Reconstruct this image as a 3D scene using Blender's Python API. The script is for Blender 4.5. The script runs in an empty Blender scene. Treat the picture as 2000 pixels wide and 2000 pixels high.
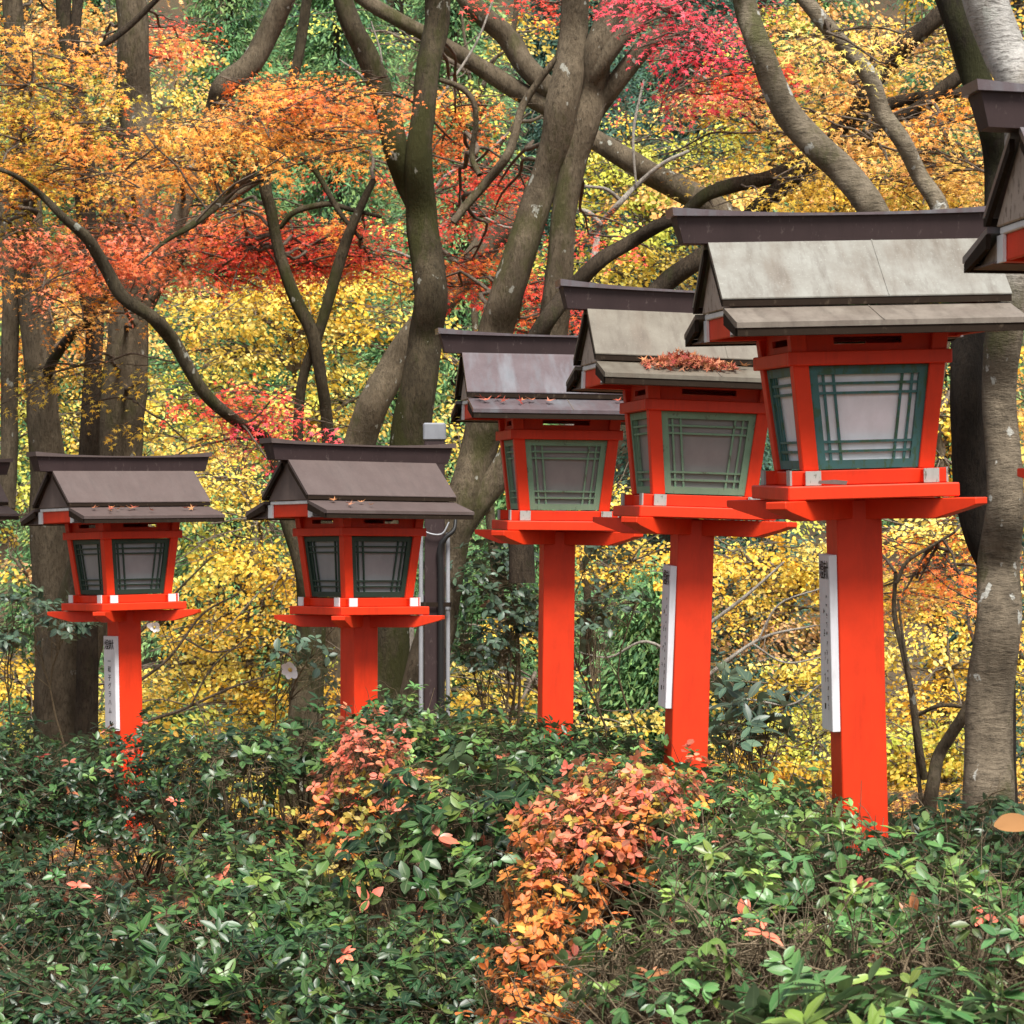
import bpy, bmesh, math, random
import numpy as np
from mathutils import Vector, Matrix
R = math.radians
sc = bpy.context.scene
COL = sc.collection
rng = np.random.default_rng(11)
random.seed(11)
# ------------------------------------------------------------------ camera, sky, sun, exposure
F, CX, CY, EYE = 5600.0, 1000.0, 1080.0, 1.6        # photograph: pixels of a 2000 px frame, a long lens
DS = 2.0                                             # metres of distance per unit of the distances given below
cam_d = bpy.data.cameras.new('camera'); cam = bpy.data.objects.new('camera', cam_d); COL.objects.link(cam)
cam.location = (0, 0, EYE); cam.rotation_euler = (R(90), 0, 0)
cam_d.sensor_width = 36; cam_d.lens = 36 * F / 2000; cam_d.shift_y = 0.04
cam_d.clip_start = 0.05; cam_d.clip_end = 500
cam_d.dof.use_dof = True; cam_d.dof.focus_distance = 13.5; cam_d.dof.aperture_fstop = 18.0
sc.camera = cam
SUN_EL, SUN_AZ = R(60), R(162)                       # light comes from above and behind the camera
w = bpy.data.worlds.new('World'); sc.world = w; w.use_nodes = True
nt = w.node_tree; nt.nodes.clear()
sky = nt.nodes.new('ShaderNodeTexSky'); sky.sky_type = 'NISHITA'; sky.sun_disc = False
sky.sun_elevation = SUN_EL; sky.sun_rotation = SUN_AZ; sky.dust_density = 4.0; sky.ozone_density = 0.6; sky.air_density = 1.0
hs = nt.nodes.new('ShaderNodeHueSaturation'); hs.inputs['Saturation'].default_value = 0.45   # overcast: a whiter sky
bg = nt.nodes.new('ShaderNodeBackground'); bg.inputs[1].default_value = 0.085
wo = nt.nodes.new('ShaderNodeOutputWorld')
nt.links.new(sky.outputs[0], hs.inputs['Color']); nt.links.new(hs.outputs[0], bg.inputs[0]); nt.links.new(bg.outputs[0], wo.inputs[0])
sun_d = bpy.data.lights.new('sun', 'SUN'); sun_d.energy = 3.1; sun_d.angle = R(20); sun_d.color = (1, .96, .9)
sun = bpy.data.objects.new('sun', sun_d); COL.objects.link(sun)
sd = Vector((math.sin(SUN_AZ) * math.cos(SUN_EL), math.cos(SUN_AZ) * math.cos(SUN_EL), math.sin(SUN_EL)))
sun.rotation_euler = (-sd).to_track_quat('-Z', 'Y').to_euler()
vs = sc.view_settings
vs.view_transform = 'Standard'; vs.look = 'None'; vs.exposure = 1.08; vs.gamma = 1; vs.use_curve_mapping = False

K = 2000 / 1932
def W(x, y, d):
    """point that the photograph (read at 1932 px) shows at x, y, at distance d along the view axis"""
    d = d * DS; return np.array([(x * K - CX) / F * d, d, EYE + (CY - y * K) / F * d])
def wr(px, d): return px * K / F * d * DS

# ------------------------------------------------------------------ tagging and linking
def tag(o, label=None, cat=None, group=None, kind=None):
    for k, v in (('label', label), ('category', cat), ('group', group), ('kind', kind)):
        if v: o[k] = v
    return o
def empty(name, loc=(0, 0, 0)):
    o = bpy.data.objects.new(name, None); COL.objects.link(o); o.location = loc; o.empty_display_size = .2
    return o
def link(name, me, mat=None, parent=None):
    o = bpy.data.objects.new(name, me); COL.objects.link(o)
    if mat is not None and not me.materials: me.materials.append(mat)
    if parent is not None: o.parent = parent
    return o

# ------------------------------------------------------------------ materials
def mat(name):
    m = bpy.data.materials.new(name); m.use_nodes = True
    t = m.node_tree; b = t.nodes['Principled BSDF']
    return m, t, b
def N(t, typ, **kw):
    n = t.nodes.new(typ)
    for k, v in kw.items(): setattr(n, k, v)
    return n
def noise(t, scale, detail=5, rough=.6, vec=None, dim='3D'):
    n = N(t, 'ShaderNodeTexNoise'); n.inputs['Scale'].default_value = scale
    n.inputs['Detail'].default_value = detail; n.inputs['Roughness'].default_value = rough
    if vec is not None: t.links.new(vec, n.inputs['Vector'])
    return n
def ramp(t, fac, stops):
    r = N(t, 'ShaderNodeValToRGB'); e = r.color_ramp.elements
    while len(e) < len(stops): e.new(.5)
    for k, (p, c) in enumerate(stops):
        e[k].position = p; e[k].color = (*c, 1) if len(c) == 3 else c
    t.links.new(fac, r.inputs[0]); return r
def mix(t, a, b, fac, blend='MIX'):
    m = N(t, 'ShaderNodeMix', data_type='RGBA', blend_type=blend)
    for s, v in ((6, a), (7, b), (0, fac)):
        if isinstance(v, (tuple, list)): m.inputs[s].default_value = (*v, 1)
        elif isinstance(v, (int, float)): m.inputs[s].default_value = v
        else: t.links.new(v, m.inputs[s])
    return m.outputs[2]
def objvec(t, scale=(1, 1, 1)):
    tc = N(t, 'ShaderNodeTexCoord'); mp = N(t, 'ShaderNodeMapping'); mp.inputs['Scale'].default_value = scale
    t.links.new(tc.outputs['Object'], mp.inputs[0]); return mp.outputs[0]
def bump(t, b, h, strength, dist=.01):
    bn = N(t, 'ShaderNodeBump'); bn.inputs['Strength'].default_value = strength; bn.inputs['Distance'].default_value = dist
    t.links.new(h, bn.inputs['Height']); t.links.new(bn.outputs[0], b.inputs['Normal'])

def paint(name, c, wear=None, rough=.5, amount=.62, spec=.4):
    m, t, b = mat(name); v = objvec(t)
    n1 = noise(t, 6, 4, .6, v)
    col = ramp(t, n1.outputs[0], [(.3, [x * .86 for x in c]), (.7, [min(1, x * 1.08) for x in c])]).outputs[0]
    n6 = noise(t, 16, 7, .75, objvec(t, (1, 1, .12)))
    col = mix(t, col, [x * .62 for x in c], ramp(t, n6.outputs[0], [(.50, (0, 0, 0)), (.72, (.55, .55, .55))]).outputs[0])
    if wear is not None:
        n2 = noise(t, 38, 6, .7, objvec(t, (1, 1, .45)))
        f = ramp(t, n2.outputs[0], [(amount, (0, 0, 0)), (amount + .05, (1, 1, 1))]).outputs[0]
        col = mix(t, col, wear, f)
    t.links.new(col, b.inputs['Base Color'])
    b.inputs['Roughness'].default_value = rough; b.inputs['Specular IOR Level'].default_value = spec
    bump(t, b, noise(t, 60, 4, .6, objvec(t, (1, 1, .25))).outputs[0], .15, .004)
    return m
def roofing(name, c0, c1, stain, rough, scale=7, spec=.5):
    m, t, b = mat(name)
    n1 = noise(t, scale, 8, .7, objvec(t, (1, 1, .6))); n2 = noise(t, 55, 6, .75, objvec(t)); n3 = noise(t, 3.2, 5, .6, objvec(t, (2.2, .6, .6)))
    c = ramp(t, n1.outputs[0], [(.32, c0), (.68, c1)]).outputs[0]
    c = mix(t, c, stain, ramp(t, n3.outputs[0], [(.5, (0, 0, 0)), (.72, (.75, .75, .75))]).outputs[0])
    c = mix(t, c, [x * .45 for x in c0], ramp(t, n2.outputs[0], [(.63, (0, 0, 0)), (.75, (.7, .7, .7))]).outputs[0])
    n4 = noise(t, 22, 6, .7, objvec(t, (1, .22, .22))); n5 = noise(t, 130, 3, .6, objvec(t))
    c = mix(t, c, [x * .62 for x in stain], ramp(t, n4.outputs[0], [(.48, (0, 0, 0)), (.70, (.6, .6, .6))]).outputs[0])
    c = mix(t, c, [min(1, x * 1.5) for x in c1], ramp(t, n5.outputs[0], [(.62, (0, 0, 0)), (.74, (.55, .55, .55))]).outputs[0])
    t.links.new(c, b.inputs['Base Color']); b.inputs['Roughness'].default_value = rough
    b.inputs['Specular IOR Level'].default_value = spec
    bump(t, b, n2.outputs[0], .2, .004)
    return m
M = {}
M['red'] = paint('vermilion_paint', (.70, .036, .0045), (.74, .13, .05), .5, .69)
M['white'] = paint('white_paint', (.72, .72, .72), None, .5)
M['stonecap'] = paint('grey_weathered_cap', (.36, .36, .33), (.14, .14, .11), .8, .55)
M['plaque'] = paint('plaque_white', (.70, .70, .73), None, .45)
M['ink'] = paint('ink', (.012, .012, .012), None, .6)
M['brownmetal'] = paint('brown_sheet', (.040, .025, .025), (.075, .055, .052), .6, .60, .25)
M['darkmetal'] = paint('dark_sheet', (.022, .014, .009), (.05, .036, .024), .8, .60, .12)
M['tan'] = paint('tan_board', (.42, .34, .28), (.2, .15, .12), .7, .55)
M['brownboard'] = paint('brown_board', (.13, .095, .082), None, .7)
M['teal'] = paint('blue_green_paint', (.05, .15, .145), (.045, .11, .06), .55, .52)
M['pale_green'] = paint('pale_green_paint', (.17, .29, .185), (.09, .11, .07), .7, .60)
M['dark_green'] = paint('dark_green_paint', (.022, .05, .034), None, .55)
M['roof_patina'] = roofing('roof_patina', (.125, .112, .090), (.225, .226, .200), (.105, .078, .055), .5, 5)
M['roof_patina_low'] = roofing('roof_patina_low', (.125, .10, .08), (.20, .172, .14), (.10, .08, .06), .55, 8)
M['roof_grey'] = roofing('roof_grey', (.105, .088, .066), (.165, .148, .115), (.11, .082, .058), .5, 6)
M['roof_purple'] = roofing('roof_purple', (.080, .058, .062), (.125, .098, .104), (.19, .21, .23), .28, 5)
M['roof_brown'] = roofing('roof_brown', (.078, .055, .050), (.098, .072, .066), (.105, .08, .073), .55, 9, .4)
def pane(name, c, tr=.35):
    m, t, b = mat(name)
    b.inputs['Roughness'].default_value = .3
    col = mix(t, c, [x * .80 for x in c], ramp(t, noise(t, 7, 6, .65, objvec(t, (1, 1, .6))).outputs[0], [(.42, (0, 0, 0)), (.72, (1, 1, 1))]).outputs[0]); t.links.new(col, b.inputs['Base Color'])
    tl = N(t, 'ShaderNodeBsdfTranslucent'); t.links.new(col, tl.inputs[0])
    mx = N(t, 'ShaderNodeMixShader'); mx.inputs[0].default_value = tr
    t.links.new(b.outputs[0], mx.inputs[1]); t.links.new(tl.outputs[0], mx.inputs[2])
    t.links.new(mx.outputs[0], t.nodes['Material Output'].inputs[0])
    return m
M['pane_white'] = pane('frosted_white', (.93, .93, .97), .12)
M['pane_grey'] = pane('frosted_grey', (.33, .31, .295), .25)
M['pane_pale'] = pane('frosted_pale', (.36, .37, .38), .25)
def bark(name, c0, c1, moss, lichen, mossamt=.5, lich=.62, ring=False, pale_above=None):
    m, t, b = mat(name)
    n1 = noise(t, 11, 9, .72, objvec(t, (1, 1, .45))); n2 = noise(t, 2.1, 6, .7, objvec(t, (1, 1, .45)))
    n3 = noise(t, 9, 4, .55, objvec(t, (1, 1, .7))); n4 = noise(t, 34, 8, .75, objvec(t, (.35, .35, 1.3) if ring else (1.8, 1.8, .55)))
    n5 = noise(t, 3.5, 4, .6, objvec(t, (1, 1, .6)))
    c = ramp(t, n1.outputs[0], [(.34, c0), (.64, c1)]).outputs[0]
    if pale_above is not None:                       # this tree's smooth pale upper bark
        z0, z1, pc = pale_above
        g = N(t, 'ShaderNodeNewGeometry'); sx = N(t, 'ShaderNodeSeparateXYZ'); t.links.new(g.outputs['Position'], sx.inputs[0])
        mr = N(t, 'ShaderNodeMapRange'); mr.inputs['From Min'].default_value = z0; mr.inputs['From Max'].default_value = z1; t.links.new(sx.outputs[2], mr.inputs[0])
        ad = N(t, 'ShaderNodeMath', operation='MULTIPLY'); t.links.new(mr.outputs[0], ad.inputs[0]); t.links.new(ramp(t, n5.outputs[0], [(.36, (.45, .45, .45)), (.52, (1, 1, 1))]).outputs[0], ad.inputs[1])
        c = mix(t, c, pc, ad.outputs[0])
    c = mix(t, c, [x * .3 for x in c0], ramp(t, n4.outputs[0], [(.50, (0, 0, 0)), (.66, (.8, .8, .8))]).outputs[0])
    c = mix(t, c, [x * .5 for x in c0], ramp(t, n5.outputs[0], [(.50, (0, 0, 0)), (.70, (.75, .75, .75))]).outputs[0])
    c = mix(t, c, moss, ramp(t, n2.outputs[0], [(mossamt, (0, 0, 0)), (mossamt + .10, (.9, .9, .9))]).outputs[0])
    c = mix(t, c, lichen, ramp(t, n3.outputs[0], [(lich, (0, 0, 0)), (lich + .025, (.85, .85, .85))]).outputs[0])
    t.links.new(c, b.inputs['Base Color']); b.inputs['Roughness'].default_value = .9
    b.inputs['Specular IOR Level'].default_value = .2
    ad = N(t, 'ShaderNodeMath', operation='ADD'); t.links.new(n1.outputs[0], ad.inputs[0]); t.links.new(n4.outputs[0], ad.inputs[1])
    bump(t, b, ad.outputs[0], 1.0, .03)
    return m
M['bark'] = bark('maple_bark', (.105, .080, .050), (.20, .158, .105), (.075, .072, .026), (.40, .40, .34), .54, .66)
M['bark_dark'] = bark('dark_bark', (.042, .031, .020), (.085, .063, .042), (.048, .050, .018), (.26, .26, .21), .55, .72)
M['bark_moss'] = bark('mossy_bark', (.056, .043, .025), (.115, .092, .056), (.045, .046, .012), (.36, .36, .30), .47, .665)
M['bark_pale'] = bark('pale_bark', (.17, .138, .092), (.30, .25, .18), (.09, .088, .035), (.52, .52, .47), .58, .61, True)
M['bark_black'] = bark('black_mossy_bark', (.018, .013, .009), (.04, .030, .021), (.035, .036, .012), (.16, .16, .12), .52, .76)
M['bark_white'] = bark('white_mottled_bark', (.14, .112, .078), (.26, .212, .15), (.07, .068, .024), (.52, .52, .47), .52, .64, True, (2.7, 3.25, (.60, .58, .54)))
M['twig'] = bark('twig_bark', (.12, .085, .06), (.24, .19, .14), (.10, .08, .05), (.3, .3, .25), .7, .8)
M['twig_pale'] = bark('pale_twig', (.33, .29, .24), (.45, .41, .35), (.25, .22, .15), (.5, .5, .45), .7, .8)
M['twig_grey'] = bark('grey_twig', (.16, .12, .09), (.32, .27, .21), (.10, .08, .05), (.42, .40, .35), .7, .8)
M['stem_tan'] = bark('tan_shrub_stem', (.30, .22, .13), (.46, .36, .24), (.2, .15, .08), (.4, .35, .28), .65, .85)
M['stem'] = bark('shrub_stem', (.15, .105, .06), (.30, .23, .14), (.12, .09, .04), (.3, .25, .2), .6, .8)

def leafmat(name, transl=.4, rough=.5, spec=.4, midrib=False):
    m, t, b = mat(name)
    a = N(t, 'ShaderNodeAttribute', attribute_name='tint'); col = a.outputs['Color']
    if midrib:
        u = N(t, 'ShaderNodeAttribute', attribute_name='rib')
        f = ramp(t, u.outputs['Fac'], [(.0, (.30, .30, .30)), (.16, (0, 0, 0))]).outputs[0]
        col = mix(t, col, (.30, .34, .18), f)
        geo = N(t, 'ShaderNodeNewGeometry')
        col = mix(t, col, mix(t, col, (.22, .26, .16), .45), geo.outputs['Backfacing'])
    t.links.new(col, b.inputs['Base Color'])
    b.inputs['Roughness'].default_value = rough; b.inputs['Specular IOR Level'].default_value = spec
    tl = N(t, 'ShaderNodeBsdfTranslucent'); t.links.new(col, tl.inputs[0])
    mx = N(t, 'ShaderNodeMixShader'); mx.inputs[0].default_value = transl
    t.links.new(b.outputs[0], mx.inputs[1]); t.links.new(tl.outputs[0], mx.inputs[2])
    t.links.new(mx.outputs[0], t.nodes['Material Output'].inputs[0])
    return m
M['leaf'] = leafmat('autumn_leaf', .30, .5, .3)
M['needle'] = leafmat('conifer_needle', .2, .6, .2)
M['gloss'] = leafmat('evergreen_leaf', .16, .37, .44, True)
M['azalea'] = leafmat('azalea_autumn_leaf', .35, .5, .35, True)
M['litter'] = leafmat('dead_leaf', .15, .7, .2)

# ------------------------------------------------------------------ mesh builders
def bmobj(name, bm, m, parent=None, bevel=0.0):
    if bevel:
        bmesh.ops.bevel(bm, geom=[e for e in bm.edges], offset=bevel, segments=1, affect='EDGES', profile=.5, clamp_overlap=True)
    bmesh.ops.recalc_face_normals(bm, faces=bm.faces)
    me = bpy.data.meshes.new(name); bm.to_mesh(me); bm.free()
    return link(name, me, m, parent)
def hexa(bm, p):
    v = [bm.verts.new(q) for q in p]
    for f in ((3, 2, 1, 0), (4, 5, 6, 7), (0, 1, 5, 4), (1, 2, 6, 5), (2, 3, 7, 6), (3, 0, 4, 7)):
        bm.faces.new([v[i] for i in f])
def box(bm, x0, x1, y0, y1, z0, z1, f=lambda p: p):
    hexa(bm, [f(q) for q in ((x0, y0, z0), (x1, y0, z0), (x1, y1, z0), (x0, y1, z0), (x0, y0, z1), (x1, y0, z1), (x1, y1, z1), (x0, y1, z1))])
def prism(bm, prof, x0, x1, f):
    """closed profile of (a, b) swept from x0 to x1; f(x, a, b) -> point"""
    A = [bm.verts.new(f(x0, a, b)) for a, b in prof]; B = [bm.verts.new(f(x1, a, b)) for a, b in prof]
    n = len(prof); bm.faces.new(A); bm.faces.new(B[::-1])
    for i in range(n): bm.faces.new((A[i], B[i], B[(i + 1) % n], A[(i + 1) % n]))

class Buf:
    """vertices, polygons and per-vertex attributes collected into ONE mesh"""
    def __init__(s): s.v = []; s.t = []; s.r = []; s.li = []; s.lt = []; s.n = 0
    def add(s, v, loops, tot, tint=None, rib=None):
        s.v.append(v.reshape(-1, 3)); s.li.append(loops.ravel() + s.n); s.lt.append(tot.ravel()); k = len(s.v[-1]); s.n += k
        if tint is not None: s.t.append(tint.reshape(-1, 3))
        if rib is not None: s.r.append(rib.ravel())
    def mesh(s, name, smooth=False):
        me = bpy.data.meshes.new(name)
        v = np.concatenate(s.v).astype(np.float32); li = np.concatenate(s.li).astype(np.int32); lt = np.concatenate(s.lt).astype(np.int32)
        me.vertices.add(len(v)); me.vertices.foreach_set('co', v.ravel())
        me.loops.add(len(li)); me.loops.foreach_set('vertex_index', li)
        me.polygons.add(len(lt)); ls = np.zeros(len(lt), np.int32); ls[1:] = np.cumsum(lt)[:-1]
        me.polygons.foreach_set('loop_start', ls); me.polygons.foreach_set('loop_total', lt)
        if s.t:
            c = np.ones((len(v), 4), np.float32); c[:, :3] = np.concatenate(s.t)
            a = me.attributes.new('tint', 'FLOAT_COLOR', 'POINT'); a.data.foreach_set('color', c.ravel())
        if s.r:
            a = me.attributes.new('rib', 'FLOAT', 'POINT'); a.data.foreach_set('value', np.concatenate(s.r).astype(np.float32))
        if smooth: me.polygons.foreach_set('use_smooth', np.ones(len(lt), bool))
        me.update(calc_edges=True); me.validate()
        return me
def unit(v): return v / np.maximum(np.linalg.norm(v, axis=-1, keepdims=True), 1e-9)
class Tpl: pass
def tpl(verts, faces, rib=None):
    t = Tpl(); t.v = np.array(verts, float); t.l = np.array([i for f in faces for i in f]); t.t = np.array([len(f) for f in faces]); t.rib = np.zeros(len(verts)) if rib is None else np.array(rib, float)
    return t
def maple_tpl():
    vs, fs = [(0, 0, 0)], []
    angs = [-118, -58, 0, 58, 118]; lens = [.55, .88, 1.0, .88, .55]
    val = [-150, -88, -29, 29, 88, 150]; vl = [.16, .24, .27, .27, .24, .16]
    for a, l in zip(val, vl): vs.append((math.sin(R(a)) * l, math.cos(R(a)) * l, 0))
    for a, l in zip(angs, lens): vs.append((math.sin(R(a)) * l, math.cos(R(a)) * l, -.16 * l))
    for k in range(5): fs.append((0, 1 + k, 7 + k, 2 + k))
    return tpl(vs, fs)
T_MAPLE = maple_tpl()
T_OVAL = tpl([(0, 0, 0), (.30, .35, .05), (.24, .75, 0), (0, 1.05, -.14), (-.24, .75, 0), (-.30, .35, .05), (0, .5, -.03)],
             [(0, 1, 6, 5), (1, 2, 3, 6), (6, 3, 4, 5)])
T_QUAD = tpl([(0, 0, 0), (.34, .45, .06), (0, 1.05, -.1), (-.34, .45, .06)], [(0, 1, 2, 3)])
T_NEEDLE = tpl([(-.05, 0, 0), (.05, 0, 0), (.16, .5, -.02), (.03, 1, -.12), (-.03, 1, -.12), (-.16, .5, -.02)], [(0, 1, 2, 5), (5, 2, 3, 4)])
def ever_tpl(wd, fold=.07, droop=.12, ys=(0, .22, .5, .78, 1.0), ws=(.0, .72, 1.0, .66, 0)):
    vs, rib, rows = [(0, 0, 0)], [0.0], []
    for y, q in zip(ys[1:-1], ws[1:-1]):
        rows.append(len(vs)); z = -droop * y * y
        vs += [(-wd * q, y, z + fold * q), (0, y, z), (wd * q, y, z + fold * q)]; rib += [1, 0, 1]
    vs.append((0, 1.0, -droop)); rib.append(.1); e = len(vs) - 1
    a, c = rows[0], rows[-1]
    fs = [(0, a + 1, a), (0, a + 2, a + 1)]
    for p, q in zip(rows[:-1], rows[1:]): fs += [(p, p + 1, q + 1, q), (p + 1, p + 2, q + 2, q + 1)]
    fs += [(c, c + 1, e), (c + 1, c + 2, e)]
    return tpl(vs, fs, rib)
FINE = dict(ys=(0, .06, .15, .28, .42, .56, .70, .82, .92, .98, 1.0), ws=(0, .34, .62, .86, .98, 1.0, .92, .74, .48, .24, 0))
T_AZ = ever_tpl(.24); T_CAM = ever_tpl(.27, .05, .18); T_RHO = ever_tpl(.20, .05, .1); T_AZB = ever_tpl(.30, .06, .1)

def leaves(buf, tp, C, D, Nn, size, tint):
    """one leaf per row: base C, pointing along D, upper side along Nn"""
    D = unit(D); X = unit(np.cross(D, Nn)); Z = np.cross(X, D)
    n = len(C); size = np.broadcast_to(np.asarray(size, float), (n,))
    V = C[:, None, :] + size[:, None, None] * (tp.v[None, :, 0, None] * X[:, None, :] + tp.v[None, :, 1, None] * D[:, None, :] + tp.v[None, :, 2, None] * Z[:, None, :])
    k = len(tp.v)
    L = np.arange(n)[:, None] * k + tp.l[None, :]
    buf.add(V, L, np.tile(tp.t, n), np.repeat(tint, k, axis=0), np.tile(tp.rib, n))
def catmull(P, m):
    P = np.asarray(P, float)
    if len(P) == 2:
        s = np.linspace(0, 1, m + 1)[:, None]; return P[0] * (1 - s) + P[1] * s
    Q = np.vstack([2 * P[0] - P[1], P, 2 * P[-1] - P[-2]]); out = []
    for i in range(1, len(Q) - 2):
        s = np.linspace(0, 1, m, endpoint=False)[:, None]
        a, b, c, d = Q[i - 1], Q[i], Q[i + 1], Q[i + 2]
        out.append(.5 * (2 * b + (c - a) * s + (2 * a - 5 * b + 4 * c - d) * s ** 2 + (3 * b - a - 3 * c + d) * s ** 3))
    out.append(P[-1:]); return np.vstack(out)
def tube(buf, P, r, nseg=8, wob=0.0, sub=1):
    """P (k,3) points, r (k,) radii"""
    P = np.asarray(P, float); r = np.asarray(r, float)
    if sub > 1:
        PR = catmull(np.column_stack([P, r]), sub); P, r = PR[:, :3], np.maximum(PR[:, 3], .0006)
    T = unit(np.gradient(P, axis=0)); n = len(P)
    ref = np.array([.3, .9, .1]) if abs(T[0] @ np.array([.3, .9, .1])) < .9 else np.array([1., 0, 0])
    U = unit(np.cross(T, ref)); Vv = np.cross(T, U)
    a = np.arange(nseg) * 2 * np.pi / nseg
    rr = np.repeat(r[:, None], nseg, 1)
    if wob:
        s = np.cumsum(np.r_[0, np.linalg.norm(np.diff(P, axis=0), axis=1)])[:, None]; ph = rng.uniform(0, 6.28, 6)
        rr = rr * (1 + wob * (np.sin(2 * a[None] + 3.1 * s + ph[0]) * .5 + np.sin(3 * a[None] - 5.3 * s + ph[1]) * .35 + np.sin(a[None] + 9 * s + ph[2]) * .3 + np.sin(5 * a[None] + 17 * s + ph[3]) * .18))
    V = P[:, None] + rr[..., None] * (np.cos(a)[None, :, None] * U[:, None] + np.sin(a)[None, :, None] * Vv[:, None])
    i = np.arange(n - 1)[:, None] * nseg; j = np.arange(nseg)[None]; j2 = (j + 1) % nseg
    L = np.stack([i + j, i + j2, i + nseg + j2, i + nseg + j], -1)
    buf.add(V, L, np.full((n - 1) * nseg, 4))
    return P, r
def pal(name, n):
    P = np.array(PAL[name]); k = rng.integers(0, len(P), n)
    j = rng.uniform(.78, 1.18, (n, 1)) * rng.uniform(.94, 1.06, (n, 3))
    m = rng.uniform(0, .5, (n, 1)); k2 = rng.integers(0, len(P), n)
    return np.clip((P[k] * (1 - m) + P[k2] * m) * j, .004, .95)
PAL = {
 'yellow': [(.92, .64, .075), (.94, .72, .17), (.88, .58, .05), (.94, .78, .30), (.86, .68, .11)],
 'gold': [(.92, .54, .045), (.92, .62, .075), (.86, .44, .04), (.92, .68, .16)],
 'ygreen': [(.76, .72, .10), (.60, .64, .09), (.84, .76, .18), (.52, .58, .10)],
 'olive': [(.66, .42, .04), (.50, .40, .04), (.74, .38, .04), (.44, .40, .06)],
 'orange': [(.88, .36, .045), (.92, .46, .07), (.82, .27, .035), (.86, .42, .09), (.90, .32, .08)],
 'redorange': [(.90, .21, .045), (.88, .28, .05), (.92, .17, .06), (.84, .20, .03)],
 'red': [(.88, .075, .05), (.92, .11, .08), (.84, .05, .035), (.92, .17, .07)],
 'pinkred': [(.90, .08, .12), (.93, .13, .17), (.82, .05, .07)],
 'rose': [(.86, .22, .13), (.80, .17, .10), (.90, .30, .14), (.84, .27, .07)],
 'peach': [(.92, .48, .17), (.92, .56, .14), (.88, .38, .12), (.93, .64, .22), (.84, .54, .09)],
 'dusky': [(.82, .48, .24), (.84, .56, .29), (.72, .38, .19), (.88, .62, .20)],
 'conifer': [(.12, .25, .09), (.16, .32, .12), (.08, .19, .085), (.24, .36, .12)],
 'conifer_blue': [(.06, .13, .09), (.085, .17, .11), (.045, .095, .075)],
 'camellia': [(.065, .11, .075), (.09, .145, .095), (.05, .09, .055)],
 'azgreen': [(.042, .112, .032), (.060, .145, .036), (.030, .085, .026), (.085, .165, .04), (.15, .21, .04)],
 'azdark': [(.017, .050, .018), (.026, .070, .022), (.012, .036, .015), (.046, .095, .026)],
 'azlight': [(.085, .205, .062), (.115, .25, .075), (.058, .15, .046), (.15, .28, .085), (.24, .34, .07)],
 'azorange': [(.82, .235, .055), (.86, .28, .055), (.76, .18, .055), (.84, .32, .06)],
 'azpink': [(.80, .22, .135), (.72, .17, .11), (.82, .27, .14)],
 'azolive': [(.50, .36, .055), (.40, .32, .055), (.60, .33, .065), (.34, .30, .06)],
 'litter': [(.24, .07, .03), (.32, .12, .04), (.18, .05, .025), (.38, .18, .06), (.14, .06, .035)],
 'litter_gold': [(.62, .36, .05), (.5, .24, .04), (.66, .44, .1), (.4, .2, .05)],
 'dead': [(.34, .075, .05), (.42, .13, .07), (.26, .04, .03), (.46, .2, .12), (.5, .22, .09)],
}

# ------------------------------------------------------------------ ground, path bank and far hillside
def smooth(x, a, b):
    t = np.clip((x - a) / (b - a), 0, 1); return t * t * (3 - 2 * t)
def ground_z(x, y):
    x = np.asarray(x, float); y = np.asarray(y, float) / DS
    z = -2.6 * smooth(y, 9.6, 15.5)                                 # the bank drops to a stream bed
    z = z + 36 * smooth(y, 19, 50) + 14 * smooth(y, 40, 90)         # and the far hillside rises
    z = z - .22 * smooth(-x, .2, 2.4) * smooth(y, 5.0, 8.5)
    return z + .05 * np.sin(1.7 * x + .6) * np.cos(1.3 * y) + .25 * smooth(y, 16, 26) * np.sin(.9 * x + .7 * y)
def build_ground():
    xs = np.unique(np.r_[np.linspace(-160, -8, 40), np.linspace(-8, 8, 81), np.linspace(8, 160, 40)])
    ys = np.unique(np.r_[np.linspace(-60, -1, 14), np.linspace(-1, 24, 101), np.linspace(24, 60, 50), np.linspace(60, 260, 20)])
    ys = ys * DS; X, Y = np.meshgrid(xs, ys); Z = ground_z(X, Y); Z += np.where((Y > 0) & (Y < 48), rng.normal(0, .012, X.shape), 0)
    b = Buf(); nx, ny = len(xs), len(ys)
    i = np.arange(ny - 1)[:, None] * nx; j = np.arange(nx - 1)[None]
    b.add(np.stack([X, Y, Z], -1), np.stack([i + j, i + j + 1, i + nx + j + 1, i + nx + j], -1), np.full((nx - 1) * (ny - 1), 4))
    m, t, bs = mat('forest_floor')
    n1 = noise(t, 1.4, 8, .7, objvec(t)); n2 = noise(t, 28, 6, .75, objvec(t))
    c = ramp(t, n1.outputs[0], [(.3, (.025, .03, .016)), (.5, (.075, .05, .028)), (.7, (.04, .055, .025))]).outputs[0]
    c = mix(t, c, (.16, .075, .03), ramp(t, n2.outputs[0], [(.5, (0, 0, 0)), (.68, (.9, .9, .9))]).outputs[0])
    t.links.new(c, bs.inputs['Base Color']); bs.inputs['Roughness'].default_value = .95
    bump(t, bs, n2.outputs[0], .8, .03)
    o = link('ground', b.mesh('ground', True), m); tag(o, kind='structure')
build_ground()
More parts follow.
